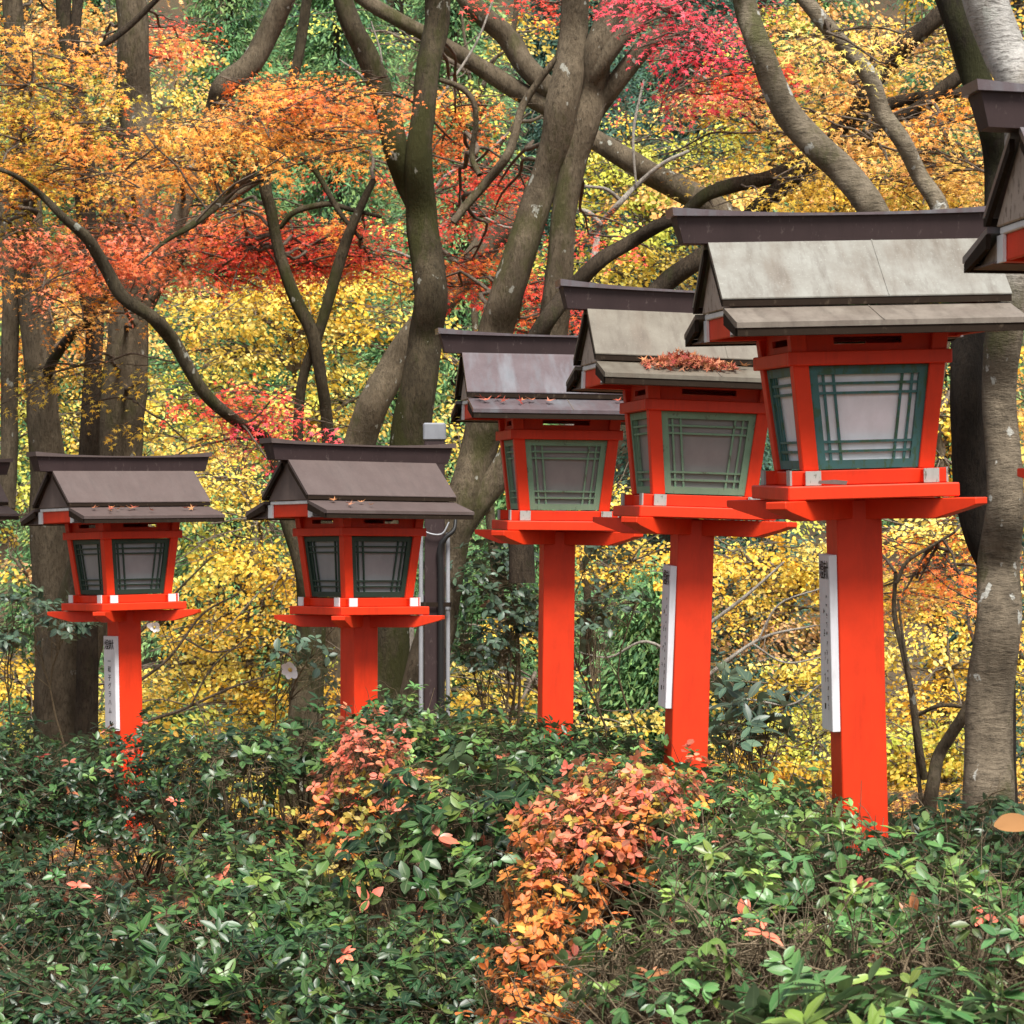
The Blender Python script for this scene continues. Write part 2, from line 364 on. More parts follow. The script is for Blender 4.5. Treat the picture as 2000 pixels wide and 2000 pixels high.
def scatter_litter():
    b = Buf()
    def put(n, x0, x1, y0, y1, p, s):
        x = rng.uniform(x0, x1, n); y = rng.uniform(y0, y1, n)
        C = np.column_stack([x, y, ground_z(x, y) + rng.uniform(.006, .05, n)])
        a = rng.uniform(0, 6.28, n); D = np.column_stack([np.cos(a), np.sin(a), rng.normal(0, .25, n)])
        Nn = np.column_stack([rng.normal(0, .4, n), rng.normal(0, .4, n), np.ones(n)])
        leaves(b, T_MAPLE, C, D, Nn, rng.uniform(.7, 1.25, n) * s, pal(p, n))
    put(26000, -3.4, 3.4, 5.6, 19, 'litter', .036)
    put(15000, -5, 5, 16.0, 23, 'litter_gold', .036)
    o = link('fallen_leaves', b.mesh('fallen_leaves'), M['litter'])
    tag(o, 'carpet of brown and golden fallen leaves under the shrubs', 'fallen leaves', kind='stuff')
scatter_litter()
# ------------------------------------------------------------------ the red wooden lanterns
U = .6                                               # side of the square shelf under the lamp body, metres
def text_mesh(s, size, name):
    cu = bpy.data.curves.new(name, 'FONT'); cu.body = s; cu.size = size; cu.align_x = 'CENTER'; cu.align_y = 'CENTER'; cu.resolution_u = 2; cu.offset = size * .010
    o = bpy.data.objects.new(name, cu); COL.objects.link(o)
    dg = bpy.context.evaluated_depsgraph_get(); me = bpy.data.meshes.new_from_object(o.evaluated_get(dg)); 
    bpy.data.objects.remove(o); bpy.data.curves.remove(cu); return me
def lantern(pose, label, roofm, greenm, panem, capm, plaque=None, brace=True):
    X, Y, Z, yaw, roll, pit = pose
    Rm = Matrix.Rotation(yaw, 3, 'Z') @ Matrix.Rotation(roll, 3, 'Y') @ Matrix.Rotation(pit, 3, 'X')
    H = Z - float(ground_z(X, Y)) + .06
    loc = Vector((X, Y, Z)) - Rm @ Vector((0, 0, H))
    root = empty('wooden_lantern', loc); root.rotation_euler = (pit, roll, yaw)
    tag(root, label, 'lantern', 'red wooden lanterns standing in a row behind the hedge')
    f = lambda p: (p[0] * U, p[1] * U, H + p[2] * U)
    def part(name, fn, m, parent=root, bev=.003, label=None):
        bm = bmesh.new(); fn(bm); o = bmobj(name, bm, m, parent, bev)
        if label: o['label'] = label
        return o
    red = M['red']
    part('post', lambda b: box(b, -.135, .135, -.135, .135, -H / U, -.09, f), red, bev=.004)
    part('shelf', lambda b: box(b, -.5, .5, -.5, .5, -.08, 0, f), red, bev=.004)
    # two crossed diagonal arms under the shelf, their ends cut away from below
    def arm(b, s, dz):
        c = math.sqrt(.5); Lh = .845
        prof = [(-Lh, -.083 - dz), (-Lh, -.125), (-Lh + .05, -.14), (-Lh + .27, -.20 - dz), (Lh - .27, -.20 - dz), (Lh - .05, -.14), (Lh, -.125), (Lh, -.083 - dz)]
        prism(b, prof, -.068, .068, lambda x, a, z: f(((a - x) * c, s * (a + x) * c, z)))
    part('cross_arm', lambda b: arm(b, 1, 0), red, bev=.0025)
    part('cross_arm', lambda b: arm(b, -1, .004), red, bev=.0025)
    # base frame: four crossing beams with pale end caps
    for ax in (0, 1):
        for s in (-1, 1):
            g = (lambda p: f(p)) if ax == 0 else (lambda p: f((p[1], p[0], p[2])))
            top = .086 if ax == 0 else .081
            bo = part('base_beam', lambda b: box(b, -.46, .46, s * .345 - .042, s * .345 + .042, .002, top, g), red)
            for e in (-1, 1):
                part('end_cap', lambda b: box(b, e * .459 - .006, e * .459 + .006, s * .345 - .045, s * .345 + .045, .004, top + .004, g), M[capm], bo, 0)
    # tapered body: four corner posts, lattice windows, rail, slotted frieze
    z0, z1, h0, h1 = .086, .685, .385, .445
    hw = lambda z: h0 + (h1 - h0) * (z - z0) / (z1 - z0)
    for sx in (-1, 1):
        for sy in (-1, 1):
            def cp(b):
                p = []
                for z in (z0, .90):
                    h = hw(z); q = h - .092
                    xs = sorted((sx * q, sx * h)); ys = sorted((sy * q, sy * h))
                    p += [f((xs[0], ys[0], z)), f((xs[1], ys[0], z)), f((xs[1], ys[1], z)), f((xs[0], ys[1], z))]
                hexa(b, p)
            part('corner_post', cp, red)
    def rail(b):
        hh = .478
        for s in (-1, 1):
            box(b, -hh, hh, s * (hh - .03) - .03, s * (hh - .03) + .03, .685, .765, f)
            box(b, s * (hh - .03) - .03, s * (hh - .03) + .03, -hh + .06, hh - .06, .686, .764, f)
    part('upper_rail', rail, red)
    rots = [(lambda p: p), (lambda p: (-p[1], p[0], p[2])), (lambda p: (-p[0], -p[1], p[2])), (lambda p: (p[1], -p[0], p[2]))]
    for k in range(4):
        g = lambda p: f(rots[k](p))
        def fr(b):
            y0, y1, e = -.42, -.40, .37
            box(b, -e, e, y0, y1, .766, .806, g); box(b, -e, e, y0, y1, .846, .895, g)
            box(b, -e, -.20, y0 + .001, y1, .806, .846, g); box(b, .20, e, y0 + .001, y1, .806, .846, g)
        part('frieze_panel', fr, red, bev=0)
        def bar(b, u, v):          # u: (x at bottom-left, bottom-right) as offsets from inner edge; fractions of the opening
            pass
        a = lambda z: hw(z) - .092                      # half opening at height z
        def q(u, z, wd): return g((u * a(z), -(hw(z) - wd), z))
        def strip(b, u0, u1, za, zb, w0, w1, in0=0, in1=0):
            p = []
            for z in (za, zb):
                p += [q(u0 + in0 / a(z), z, w0), q(u1 + in1 / a(z), z, w0), q(u1 + in1 / a(z), z, w1), q(u0 + in0 / a(z), z, w1)]
            hexa(b, p)
        zb, zt = z0 + .008, .682
        def wf(b):
            m = .05
            strip(b, -1, -1, zb, zt, .022, .05, 0, m); strip(b, 1, 1, zb, zt, .022, .05, -m, 0)
            strip(b, -1, 1, zb, zb + m, .023, .05, m, -m); strip(b, -1, 1, zt - m, zt, .023, .05, m, -m)
        wn = part('window', wf, M[greenm], bev=0)
        def lat(b):
            for s, c in ((-1, .085), (-1, .145), (1, .085), (1, .145)):
                d = c if s < 0 else -c
                strip(b, s, s, zb + .04, zt - .04, .034, .046, d - .0075, d + .0075)
            for z in (zb + .10, zb + .155, zt - .155, zt - .10):
                strip(b, -1, 1, z - .0075, z + .0075, .030, .043, .045, -.045)
        part('lattice', lat, M[greenm], wn, 0)
        part('pane', lambda b: strip(b, -1, 1, zb + .03, zt - .03, .052, .060, .03, -.03), M[panem], wn, 0)
    # purlins with white ends, tie boards, gables
    for s in (-1, 1):
        pu = part('purlin', lambda b: box(b, -.775, .775, s * .385 - .038, s * .385 + .038, .862, .985, f), red)
        for e in (-1, 1):
            part('end_cap', lambda b: box(b, e * .775 - .008, e * .775 + .008, s * .385 - .043, s * .385 + .043, .86, .987, f), M['white'], pu, 0)
    for e in (-1, 1):
        part('tie_board', lambda b: box(b, e * .752 - .012, e * .752 + .012, -.344, .344, .866, .99, f), red)
        part('verge_strip', lambda b: box(b, e * .764 - .02, e * .764 + .02, -.385, .385, .988, 1.022, f), M['white'])
        def gab(b):
            prism(b, [(-.40, 1.025), (.40, 1.025), (.06, 1.39), (-.06, 1.39)], e * .785 - .012, e * .785 + .012, lambda x, a, c: f((x, a, c)))
        part('gable_board', gab, M['tan'] if roofm in ('roof_patina', 'roof_grey', 'roof_purple') else M['brownboard'])
        for s in (-1, 1):
            part('eave_end_board', lambda b: prism(b, [(s * .432, .872), (s * .70, .872), (s * .432, .975)], e * .765 - .01, e * .765 + .01, lambda x, a, c: f((x, a, c))),
                 M['tan'] if roofm in ('roof_patina', 'roof_grey', 'roof_purple') else M['brownboard'], bev=0)
    for s in (-1, 1):
        # lower roof: sloping sheet with a deep dark fascia
        def low(b): prism(b, [(s * .415, .998), (s * .415, 1.026), (s * .783, .923), (s * .783, .893), (s * .745, .894)], -.835, .835, lambda x, a, c: f((x, a, c)))
        lo = part('lower_roof', low, M['roof_patina_low' if roofm == 'roof_patina' else roofm], bev=0)
        def fas(b):
            box(b, -.83, .83, *sorted((s * .777, s * .740)), .848, .891, f)
            for e in (-1, 1):
                prism(b, [(s * .425, .992), (s * .740, .896), (s * .740, .849), (s * .425, .925)], e * .826 - .012, e * .826 + .012, lambda x, a, c: f((x, a, c)))
        part('fascia', fas, M['darkmetal'], lo, 0)
        if roofm != 'roof_brown': part('sheet_seam', lambda b: prism(b, [(s * .416, 1.024), (s * .416, 1.030), (s * .784, .928), (s * .784, .922)], .0, .006, lambda x, a, c: f((x, a, c))), M['roof_patina_low'], lo, 0)
        part('soffit', lambda b: box(b, -.80, .80, *sorted((s * .43, s * .733)), .858, .868, f), M['brownboard'], lo, 0)
        def up(b): prism(b, [(s * .06, 1.395), (s * .06, 1.432), (s * .449, 1.077), (s * .449, 1.070), (s * .42, 1.070)], -.845, .845, lambda x, a, c: f((x, a, c)))
        uo = part('upper_roof', up, M[roofm], bev=0)
        def uf(b):
            box(b, -.843, .843, *sorted((s * .445, s * .416)), 1.030, 1.068, f)
            for e in (-1, 1):
                prism(b, [(s * .07, 1.415), (s * .414, 1.09), (s * .414, 1.03), (s * .07, 1.33)], e * .832 - .012, e * .832 + .012, lambda x, a, c: f((x, a, c)))
        part('fascia', uf, M['darkmetal'], uo, 0)
        def seam(b):
            x = .12
            prism(b, [(s * .07, 1.42), (s * .07, 1.429), (s * .450, 1.083), (s * .450, 1.072)], x, x + .006, lambda x, a, c: f((x, a, c)))
        if roofm != 'roof_brown': part('sheet_seam', seam, M[roofm], uo, 0)
    # ridge: a box widening upwards with upturned raking ends and a flat cap
    def ridge(b, zb, zt, wb, wt, lb, lt, curve):
        n = 12; rows = []
        for k in range(n + 1):
            t = -1 + 2 * k / n; c = curve * abs(t) ** 2.2
            rows.append([b.verts.new(f(p)) for p in ((t * lb, -wb, zb + c * .25), (t * lb, wb, zb + c * .25), (t * lt, wt, zt + c), (t * lt, -wt, zt + c))])
        for k in range(n):
            for i in range(4): b.faces.new((rows[k][i], rows[k][(i + 1) % 4], rows[k + 1][(i + 1) % 4], rows[k + 1][i]))
        b.faces.new(rows[0]); b.faces.new(rows[-1][::-1])
    rd = part('ridge', lambda b: ridge(b, 1.405, 1.560, .075, .095, .990, 1.040, .045), M['brownmetal'], bev=0)
    part('ridge_cap', lambda b: ridge(b, 1.562, 1.577, .118, .118, 1.053, 1.058, .045), M['roof_purple'] if roofm != 'roof_brown' else M['roof_brown'], rd, 0)
    if plaque is not None:
        kind, zt, zb, tilt = plaque
        x0 = -.135 * U
        pl = part('plaque', lambda b: box(b, x0 - .030, x0 - .002, -.08, .078, H - zb, H - zt), M['plaque'], bev=.002, label='white memorial plaque with black writing on its left face')
        pl.rotation_euler = (tilt, 0, 0); 
        if tilt: pl.location = (0, H * math.sin(tilt) * .8, 0)
        def place(me, y, z):
            o = link('lettering', me, M['ink'], pl); o.matrix_local = Matrix(((0, 0, -1, x0 - .0312), (-1, 0, 0, y), (0, 1, 0, z), (0, 0, 0, 1)))
        Lh = zb - zt
        big = [('献', -.032), ('燈', .032)]
        for ch, y in big: place(text_mesh(ch, .070, 'lettering'), y, H - zt - .06)
        if kind == 'read':
            for i, ch in enumerate('一和子グラハム'):
                place(text_mesh(ch, .044, 'lettering'), .0, H - zt - .165 - i * .053)
            bm = bmesh.new(); box(bm, -.009, .009, -.012, .012, 0, .0004); me = bpy.data.meshes.new('seal'); bm.to_mesh(me); bm.free(); place(me, 0, H - zt - .56)
        else:                                   # two columns of small brush marks too worn to read
            bm = bmesh.new(); rr = random.Random(len(label))
            def mark(cx, cy, s):
                for q in range(rr.randint(3, 5)):
                    a = rr.choice((0, 0, .2, 1.57, 1.3, .8)); l = s * rr.uniform(.3, .6); x = cx + rr.uniform(-.3, .3) * s; y = cy + rr.uniform(-.4, .4) * s; hwd = .0018
                    dx, dy = math.cos(a) * l / 2, math.sin(a) * l / 2; nx, ny = -math.sin(a) * hwd, math.cos(a) * hwd
                    vs = [bm.verts.new((x - dx - nx, y - dy - ny, q * .00005)), bm.verts.new((x + dx - nx, y + dy - ny, q * .00005)), bm.verts.new((x + dx + nx, y + dy + ny, q * .00005)), bm.verts.new((x - dx + nx, y - dy + ny, q * .00005))]
                    bm.faces.new(vs)
            for i in range(13): mark(.030, -.15 - i * .032, .020)
            for i in range(4): mark(-.012, -.20 - i * .078, .030)
            box(bm, -.022, -.006, -Lh + .075, -Lh + .095, 0, .0003)
            me = bpy.data.meshes.new('brush_marks'); bm.to_mesh(me); bm.free(); place(me, 0, H - zt)
    return root, f, H
POSES = [(1.8552, 7.8078, 1.8907, .1563, 0, 0), (1.1989, 10.0831, 1.8431, .1266, -.0297, .0325), (.7963, 12.6082, 1.7997, .1582, .0274, .0147), (.2333, 14.7106, 1.7656, .1397, .008, .0207),
         (-.8995, 16.8709, 1.2866, .6002, .004, -.003), (-2.517, 18.5836, 1.2798, .605, -.0162, -.0103), (-4.2785, 21.0641, 1.3328, .60, 0, 0)]
LSPEC = [
 ('red lantern cut off at the right edge, only its dark ridge and tan gable showing', 'roof_purple', 'teal', 'pane_white', 'stonecap', None),
 ('largest whole red lantern, pale patinated roof, blue-green window frames', 'roof_patina', 'teal', 'pane_white', 'stonecap', ('worn', .245, .865, 0)),
 ('red lantern with a heap of dead leaves on its grey eave', 'roof_grey', 'pale_green', 'pane_grey', 'stonecap', ('worn', .255, .88, .035)),
 ('red lantern with purple sheet roof, pale green lattice and no plaque, beside the leaf-heaped one', 'roof_purple', 'pale_green', 'pane_grey', 'stonecap', None),
 ('red lantern with matt brown roof and dark green lattice standing beside the brown utility post', 'roof_brown', 'dark_green', 'pane_pale', 'white', None),
 ('red lantern with brown roof and a legible white plaque of katakana on its post', 'roof_brown', 'dark_green', 'pane_pale', 'white', ('read', .215, .825, 0)),
 ('brown-roofed red lantern cut off at the left edge, only its roof corner showing', 'roof_brown', 'dark_green', 'pane_pale', 'white', None),
]
LANT = [lantern(p, *s) for p, s in zip(POSES, LSPEC)]
def lant_pt(i, x, y, z):
    root, f, H = LANT[i]; X, Y, Z, yaw, roll, pit = POSES[i]
    v = Matrix.Rotation(yaw, 3, 'Z') @ Matrix.Rotation(roll, 3, 'Y') @ Matrix.Rotation(pit, 3, 'X') @ Vector((x * U, y * U, z * U)); return np.array(v) + np.array((X, Y, Z))
# fallen leaves lying on the eaves
def curled(i, xs, seed, label, group, size=.036, p='dead'):
    for k, (x, t) in enumerate(xs):
        y = -.47 - t * .28; z = 1.026 - (-.415 - y) * .28 + .03
        b = Buf(); C = lant_pt(i, x, y, z)[None]; a = rng.uniform(0, 6.28)
        q = Tpl(); q.v = T_MAPLE.v.copy(); q.l, q.t, q.rib = T_MAPLE.l, T_MAPLE.t, T_MAPLE.rib
        q.v[:, 2] += .55 * (q.v[:, 0] ** 2) + .25 * np.abs(q.v[:, 1])
        leaves(b, q, C, np.array([[math.cos(a), math.sin(a) , .2]]), np.array([[0, -.35, 1.]]) + rng.normal(0, .3, (1, 3)), size * rng.uniform(.8, 1.2), pal(p, 1))
        o = link('fallen_leaf', b.mesh('fallen_leaf'), M['litter']); tag(o, label, 'leaf', group)
curled(3, [(-.73, .25), (-.70, .5), (-.60, .2), (-.57, .55), (-.42, .6), (-.40, .45), (-.32, .4), (-.18, .5), (.42, .3), (.50, .55)], 1, 'curled dead maple leaf on the eave of the purple-roofed lantern', 'leaves on the purple eave', .042)
curled(4, [(-.60, .2), (-.50, .55), (-.52, .75), (-.33, .4), (-.28, .75)], 2, 'dry maple leaf on the brown eave of the lantern by the utility post', 'leaves on the brown eave by the post', .034)
curled(5, [(-.62, .35), (-.45, .5), (-.40, .3), (-.36, .55), (-.27, .3), (-.20, .45), (-.15, .35), (-.48, .8), (.0, .75), (.45, .5), (.52, .55), (.56, .35)], 3, 'dry maple leaf on the brown eave of the lantern with the katakana plaque', 'leaves on the eave above the katakana plaque', .036)
curled(2, [(.22, .25), (.50, .45)], 4, 'single maple leaf lying right of the heap on the grey eave', 'leaves right of the heap', .045)
def leafheap():
    n = 420; b = Buf()
    x = np.clip(rng.normal(-.18, .17, n), -.5, .13); t = np.clip(rng.beta(1.6, 2.2, n) * .85, 0, 1)
    hgt = .075 * np.exp(-((x + .22) / .2) ** 2) + .012
    C = np.array([lant_pt(2, xx, -.455 - tt * .3, 1.026 - (.04 + tt * .3) * .28 + .018 + rng.uniform(0, 1) * h) for xx, tt, h in zip(x, t, hgt)])
    D = rng.normal(0, 1, (n, 3)); D[:, 2] *= .5
    q = Tpl(); q.v = T_MAPLE.v.copy(); q.l, q.t, q.rib = T_MAPLE.l, T_MAPLE.t, T_MAPLE.rib; q.v[:, 2] += .7 * q.v[:, 0] ** 2
    leaves(b, q, C, D, rng.normal(0, .7, (n, 3)) + [0, -.4, .8], rng.uniform(.020, .034, n), pal('dead', n))
    o = link('leaf_heap', b.mesh('leaf_heap'), M['litter']); tag(o, 'heap of crimson dead maple leaves on the grey eave', 'dead leaves', kind='stuff')
leafheap()
def flake():
    bm = bmesh.new(); p = lant_pt(1, -.24, -.455, .012); 
    prism(bm, [(-.05, 0), (.05, -.004), (.055, .008), (.01, .013), (-.048, .009)], -.012, .012, lambda x, a, c: (p[0] + a, p[1] + x, p[2] + c))
    o = bmobj('bark_flake', bm, M['brownboard']); tag(o, 'dark bark flake lying on the shelf of the largest lantern', 'bark')
flake()
# ------------------------------------------------------------------ brown utility post with conduits and cable
def utility():
    p = W(820, 1100, 9.7); gz = float(ground_z(p[0], p[1])); top = W(820, 832, 9.7)[2]
    root = empty('utility_post', (p[0], p[1], gz)); tag(root, 'brown steel utility post with grey conduits and black cable behind a lantern', 'utility post')
    def part(name, fn, m, bev=0):
        bm = bmesh.new(); fn(bm); return bmobj(name, bm, m, root, bev)
    r = wr(19, 9.7); h = top - gz
    part('pole', lambda b: box(b, -r, r, -r, r, -.1, h), M['brownmetal'], .006)
    part('pole_cap', lambda b: box(b, -r * 1.12, r * 1.12, -r * 1.12, r * 1.12, h + .001, h + .12), paint('grey_metal', (.22, .23, .25), None, .4), .01)
    g = paint('grey_conduit', (.30, .31, .33), None, .4); k = paint('black_rubber', (.012, .012, .012), None, .5)
    for x, rad, nm, mm, hh in ((-r - .022, .017, 'conduit', g, h - .55), (r + .022, .015, 'conduit', g, h - .62)):
        b = Buf(); tube(b, [(x, -r * .4, -.1), (x, -r * .4, hh)], [rad, rad], 10); link(nm, b.mesh(nm, True), mm, root)
        bm = bmesh.new(); bmesh.ops.create_cone(bm, segments=12, radius1=rad * 1.3, radius2=rad * 1.3, depth=.05, cap_ends=True, matrix=Matrix.Translation((x, -r * .4, hh * .72))); bmobj('coupling', bm, g, root)
    b = Buf(); x = r - .025; z = h
    tube(b, [(x, -r - .018, -.1), (x, -r - .018, z - 1.0), (x - .005, -r - .02, z - .75), (x + .03, -r - .03, z - .66), (x + .09, -r - .02, z - .60), (x + .10, -r + .02, z - .50)], [.022] * 3 + [.018, .014, .010], 10, sub=6); link('cable', b.mesh('cable', True), k, root)
    b = Buf(); tube(b, [(-.16, -r - .02, z - .55), (-.05, -r - .03, z - .62), (.05, -r - .03, z - .63), (.10, -r - .02, z - .55)], [.006] * 4, 6, sub=6); link('cable', b.mesh('cable', True), g, root)
    def band(b):
        q = r + .042
        for s in (-1, 1):
            box(b, -q, q, s * (r + .026) - .003, s * (r + .026) + .003, h * .0 + z - 1.12, z - 1.09); box(b, s * q - .003, s * q + .003, -r - .029, r + .029, z - 1.121, z - 1.089)
    part('strap', band, M['darkmetal'])
utility()
# ------------------------------------------------------------------ trees: traced trunks and limbs, crowns of leaf sprays
def limb(buf, pts, d, wob=.10, nseg=12, sub=6):
    """pts: (x, y, width) in photograph pixels (1932) and optionally a distance; a real tube with its own bends in depth"""
    P = []; r = []
    for q in pts:
        dd = q[3] if len(q) > 3 else d
        P.append(W(q[0], q[1], dd)); r.append(wr(q[2], dd) * .46)
    P = np.array(P)
    if len(P) > 3: P[1:-1, 1] += rng.normal(0, .05, len(P) - 2)
    return tube(buf, P, r, nseg, wob, sub)
def to_ground(pts, d, flare=1.3):
    """continues a traced trunk down to the ground at its distance"""
    x, y, wd = pts[-1][:3]; p = W(x, y, d); gz = float(ground_z(p[0], d * DS)) - .15
    yg = (CY - (gz - EYE) / (d * DS) * F) / K
    if yg > y + 10: pts = pts + [(x + .35 * (x - pts[-2][0]) * min(1, (yg - y) / 200), (y + yg) / 2, wd * 1.05), (x + .45 * (x - pts[-2][0]) * min(1, (yg - y) / 200), yg, wd * flare)]
    return pts
def twig_to(buf, A, B, r0, r1, n=5, sag=.12, nseg=4):
    A = np.asarray(A); B = np.asarray(B); s = np.linspace(0, 1, n)[:, None]; L = np.linalg.norm(B - A)
    P = A * (1 - s) + B * s + rng.normal(0, .028 * L, (n, 3)) * np.sin(s * np.pi) + np.array([0, 0, sag * L]) * np.sin(s * np.pi)
    tube(buf, P, np.linspace(r0, r1, n), nseg, 0, 3); return P
def sprays(bufL, bufT, C, ext, nspray, nleaf, palette, size, rad=.36, flat=.05, tpl_=None, anchors=None, droop=.35, tiltj=.45, upn=1.0, twigs=True, face=.35):
    """flat layered sprays of leaves inside the ellipsoid C +- ext, each carried by twigs"""
    tpl_ = tpl_ or T_MAPLE
    for _ in range(max(2, int(nspray * SPRAY))):
        u = rng.normal(0, .62, 3)
        c = C + u * ext
        nrm = unit(np.array([rng.normal(0, .15), rng.normal(0, .18) - .16, 1.])); tl_ = rng.normal(0, .38, 3)
        ax = unit(np.array([rng.normal(), rng.normal() * .8, rng.normal(0, .15)])); ax = unit(ax - nrm * (ax @ nrm)); bx = np.cross(nrm, ax)
        R_ = rad * rng.uniform(.65, 1.3); n = int(nleaf * 1.25 * rng.uniform(.7, 1.3))
        a = rng.uniform(-1, 1, n); wv = (1 - np.abs(a) ** 1.7) * rng.uniform(-1, 1, n) * .62
        P = c + R_ * (a[:, None] * ax + wv[:, None] * bx) + nrm * rng.normal(0, flat, n)[:, None] - np.array([0, 0, 1]) * (R_ * .30 * (a ** 2 + wv ** 2))[:, None]
        D = ax * (.7 + .5 * a[:, None]) + bx * np.sign(wv)[:, None] * .8 + rng.normal(0, .45, (n, 3)); D[:, 2] -= droop
        Nn = nrm * upn + tl_ + rng.normal(0, tiltj * .62, (n, 3)) + np.array([0, -face, 0])
        pn = ALT.get(palette, palette) if rng.random() < .15 else palette
        base = pal(pn, 1); palette_ = pn; tint = np.clip((pal(palette_, n) * .6 + base * .4) * rng.uniform(.85, 1.18), 0, .95)
        leaves(bufL, tpl_, P, D, Nn, size * rng.uniform(.74, 1.36) * rng.uniform(.7, 1.25, n), tint)
        if twigs:
            s0, s1 = c - ax * R_ * 1.05, c + ax * R_ * .95
            if anchors is not None and len(anchors):
                i = np.argmin(np.linalg.norm(anchors - s0, axis=1)); 
                if np.linalg.norm(anchors[i] - s0) > .05: twig_to(bufT, anchors[i], s0, .009, .005, 5, .05)
            Q = twig_to(bufT, s0, s1, .005, .0018, 5, .06, 3)
            for k in range(1, 5):
                p = Q[min(len(Q) - 1, k)]; sg = (-1) ** k
                twig_to(bufT, p, p + (bx * sg * .5 + ax * .3) * R_, .003, .001, 3, .02, 3)
SPRAY = .60
ALT = {'yellow': 'gold', 'gold': 'ygreen', 'ygreen': 'olive', 'olive': 'orange', 'orange': 'peach', 'redorange': 'orange', 'red': 'redorange', 'pinkred': 'red', 'rose': 'redorange', 'peach': 'gold', 'dusky': 'yellow'}
def tree(label, d, limbs, barkm, patches, cat='maple tree', group='trees rising behind the lanterns', name='maple_tree', leaf=.0285, tp=None, ground=True, rad=.42, wob=.10, twigm='twig', **kw):
    """limbs: list of traced limbs (first is the trunk, reaching the ground); patches: (x, y, rx, ry, dist, n sprays, leaves each, palette)"""
    tb = Buf(); anchors = []
    for k, l in enumerate(limbs):
        l = list(l)
        dd = d
        if ground and k == 0: l = to_ground(l, d)
        P, r = limb(tb, l, dd, wob, 14 if l[0][2] > 30 else 8)
        anchors.append(P)
    anchors = np.vstack(anchors)
    base = anchors[np.argmin(anchors[:, 2])]
    root = empty(name, base); tag(root, label, cat, group)
    def put(nm, buf, m, smooth=False):
        o = link(nm, buf.mesh(nm, smooth), m, root); o.matrix_parent_inverse = Matrix.Translation(-Vector(base)); return o
    put('trunk', tb, M[barkm], True)
    if patches:
        lb, wb = Buf(), Buf()
        for x, y, rx, ry, dist, ns, nl, pname in patches:
            C = W(x, y, dist); ext = np.array([wr(rx, dist), wr(rx, dist) * .55 + .15, wr(ry, dist)])
            A = anchors; i = np.argmin(np.linalg.norm(A - C, axis=1)); L = np.linalg.norm(A[i] - C)
            an = A
            if L > .4:                                    # a bough carries the patch
                Q = twig_to(wb, A[i], C, min(.03, .010 + L * .006), .007, 7, .06, 6); an = np.vstack([Q])
            sprays(lb, wb, C, ext, ns, nl, pname, leaf, rad, tpl_=tp, anchors=an, **kw)
        put('crown', lb, M['leaf']); put('twigs', wb, M[twigm], True)
    return root
# --- the big clump of trunks at the left, its maple foliage hanging in front of it
tree('stout grey-brown maple trunk behind the katakana-plaque lantern, orange leaves around its top', 11.2,
     [[(248, -60, 66), (250, 90, 68), (253, 200, 72), (268, 260, 76), (262, 330, 70), (258, 420, 76), (248, 520, 82), (240, 660, 86), (226, 800, 100), (205, 930, 104), (160, 1120, 108), (130, 1250, 112), (118, 1390, 114)],
      [(545, -20, 46), (500, 70, 46), (468, 125, 46), (425, 165, 48), (405, 205, 44), (372, 300, 38), (335, 420, 34), (300, 520, 34), (262, 600, 34)],
      [(395, 395, 14), (350, 470, 18), (318, 520, 20), (285, 565, 22)], [(505, 330, 12), (430, 375, 14), (350, 430, 15), (300, 470, 18)]],
     'bark', [(190, 90, 130, 60, 12.0, 8, 70, 'orange'), (230, 330, 160, 60, 10.2, 20, 90, 'orange'), (330, 300, 120, 50, 10.3, 14, 90, 'orange'), (200, 440, 140, 60, 10.2, 14, 90, 'rose'),
              (260, 590, 150, 60, 10.3, 10, 80, 'orange'), (150, 690, 120, 60, 10.4, 7, 70, 'gold'), (335, 70, 50, 32, 11.8, 8, 80, 'red'), (320, 115, 45, 30, 11.8, 6, 80, 'redorange'), (260, 760, 70, 50, 10.3, 4, 70, 'gold')])
tree('paired dark slim trunks left of the stout maple trunk, red-orange leaves above', 11.0,
     [[(118, -60, 30), (122, 60, 32), (150, 200, 34), (168, 330, 34), (166, 430, 36), (178, 560, 38), (176, 700, 40), (172, 830, 42), (165, 1000, 46)],
      [(150, -40, 22), (140, 90, 22), (135, 200, 20), (148, 320, 22), (152, 420, 22), (160, 520, 24), (178, 600, 24)],
      [(300, -6, 12), (240, 50, 14), (190, 88, 14), (150, 98, 12), (90, 84, 9), (60, 92, 6)], [(190, 590, 16), (150, 620, 20), (115, 655, 22, 11.3), (92, 700, 22, 11.5), (84, 750, 14, 11.6)]],
     'bark_dark', [(120, 230, 100, 60, 10.0, 10, 80, 'redorange'), (130, 480, 110, 45, 9.9, 16, 90, 'rose'), (180, 500, 90, 50, 9.8, 8, 90, 'rose'), (90, 560, 90, 60, 10.0, 6, 70, 'orange'), (300, 470, 70, 40, 9.9, 8, 90, 'rose')])
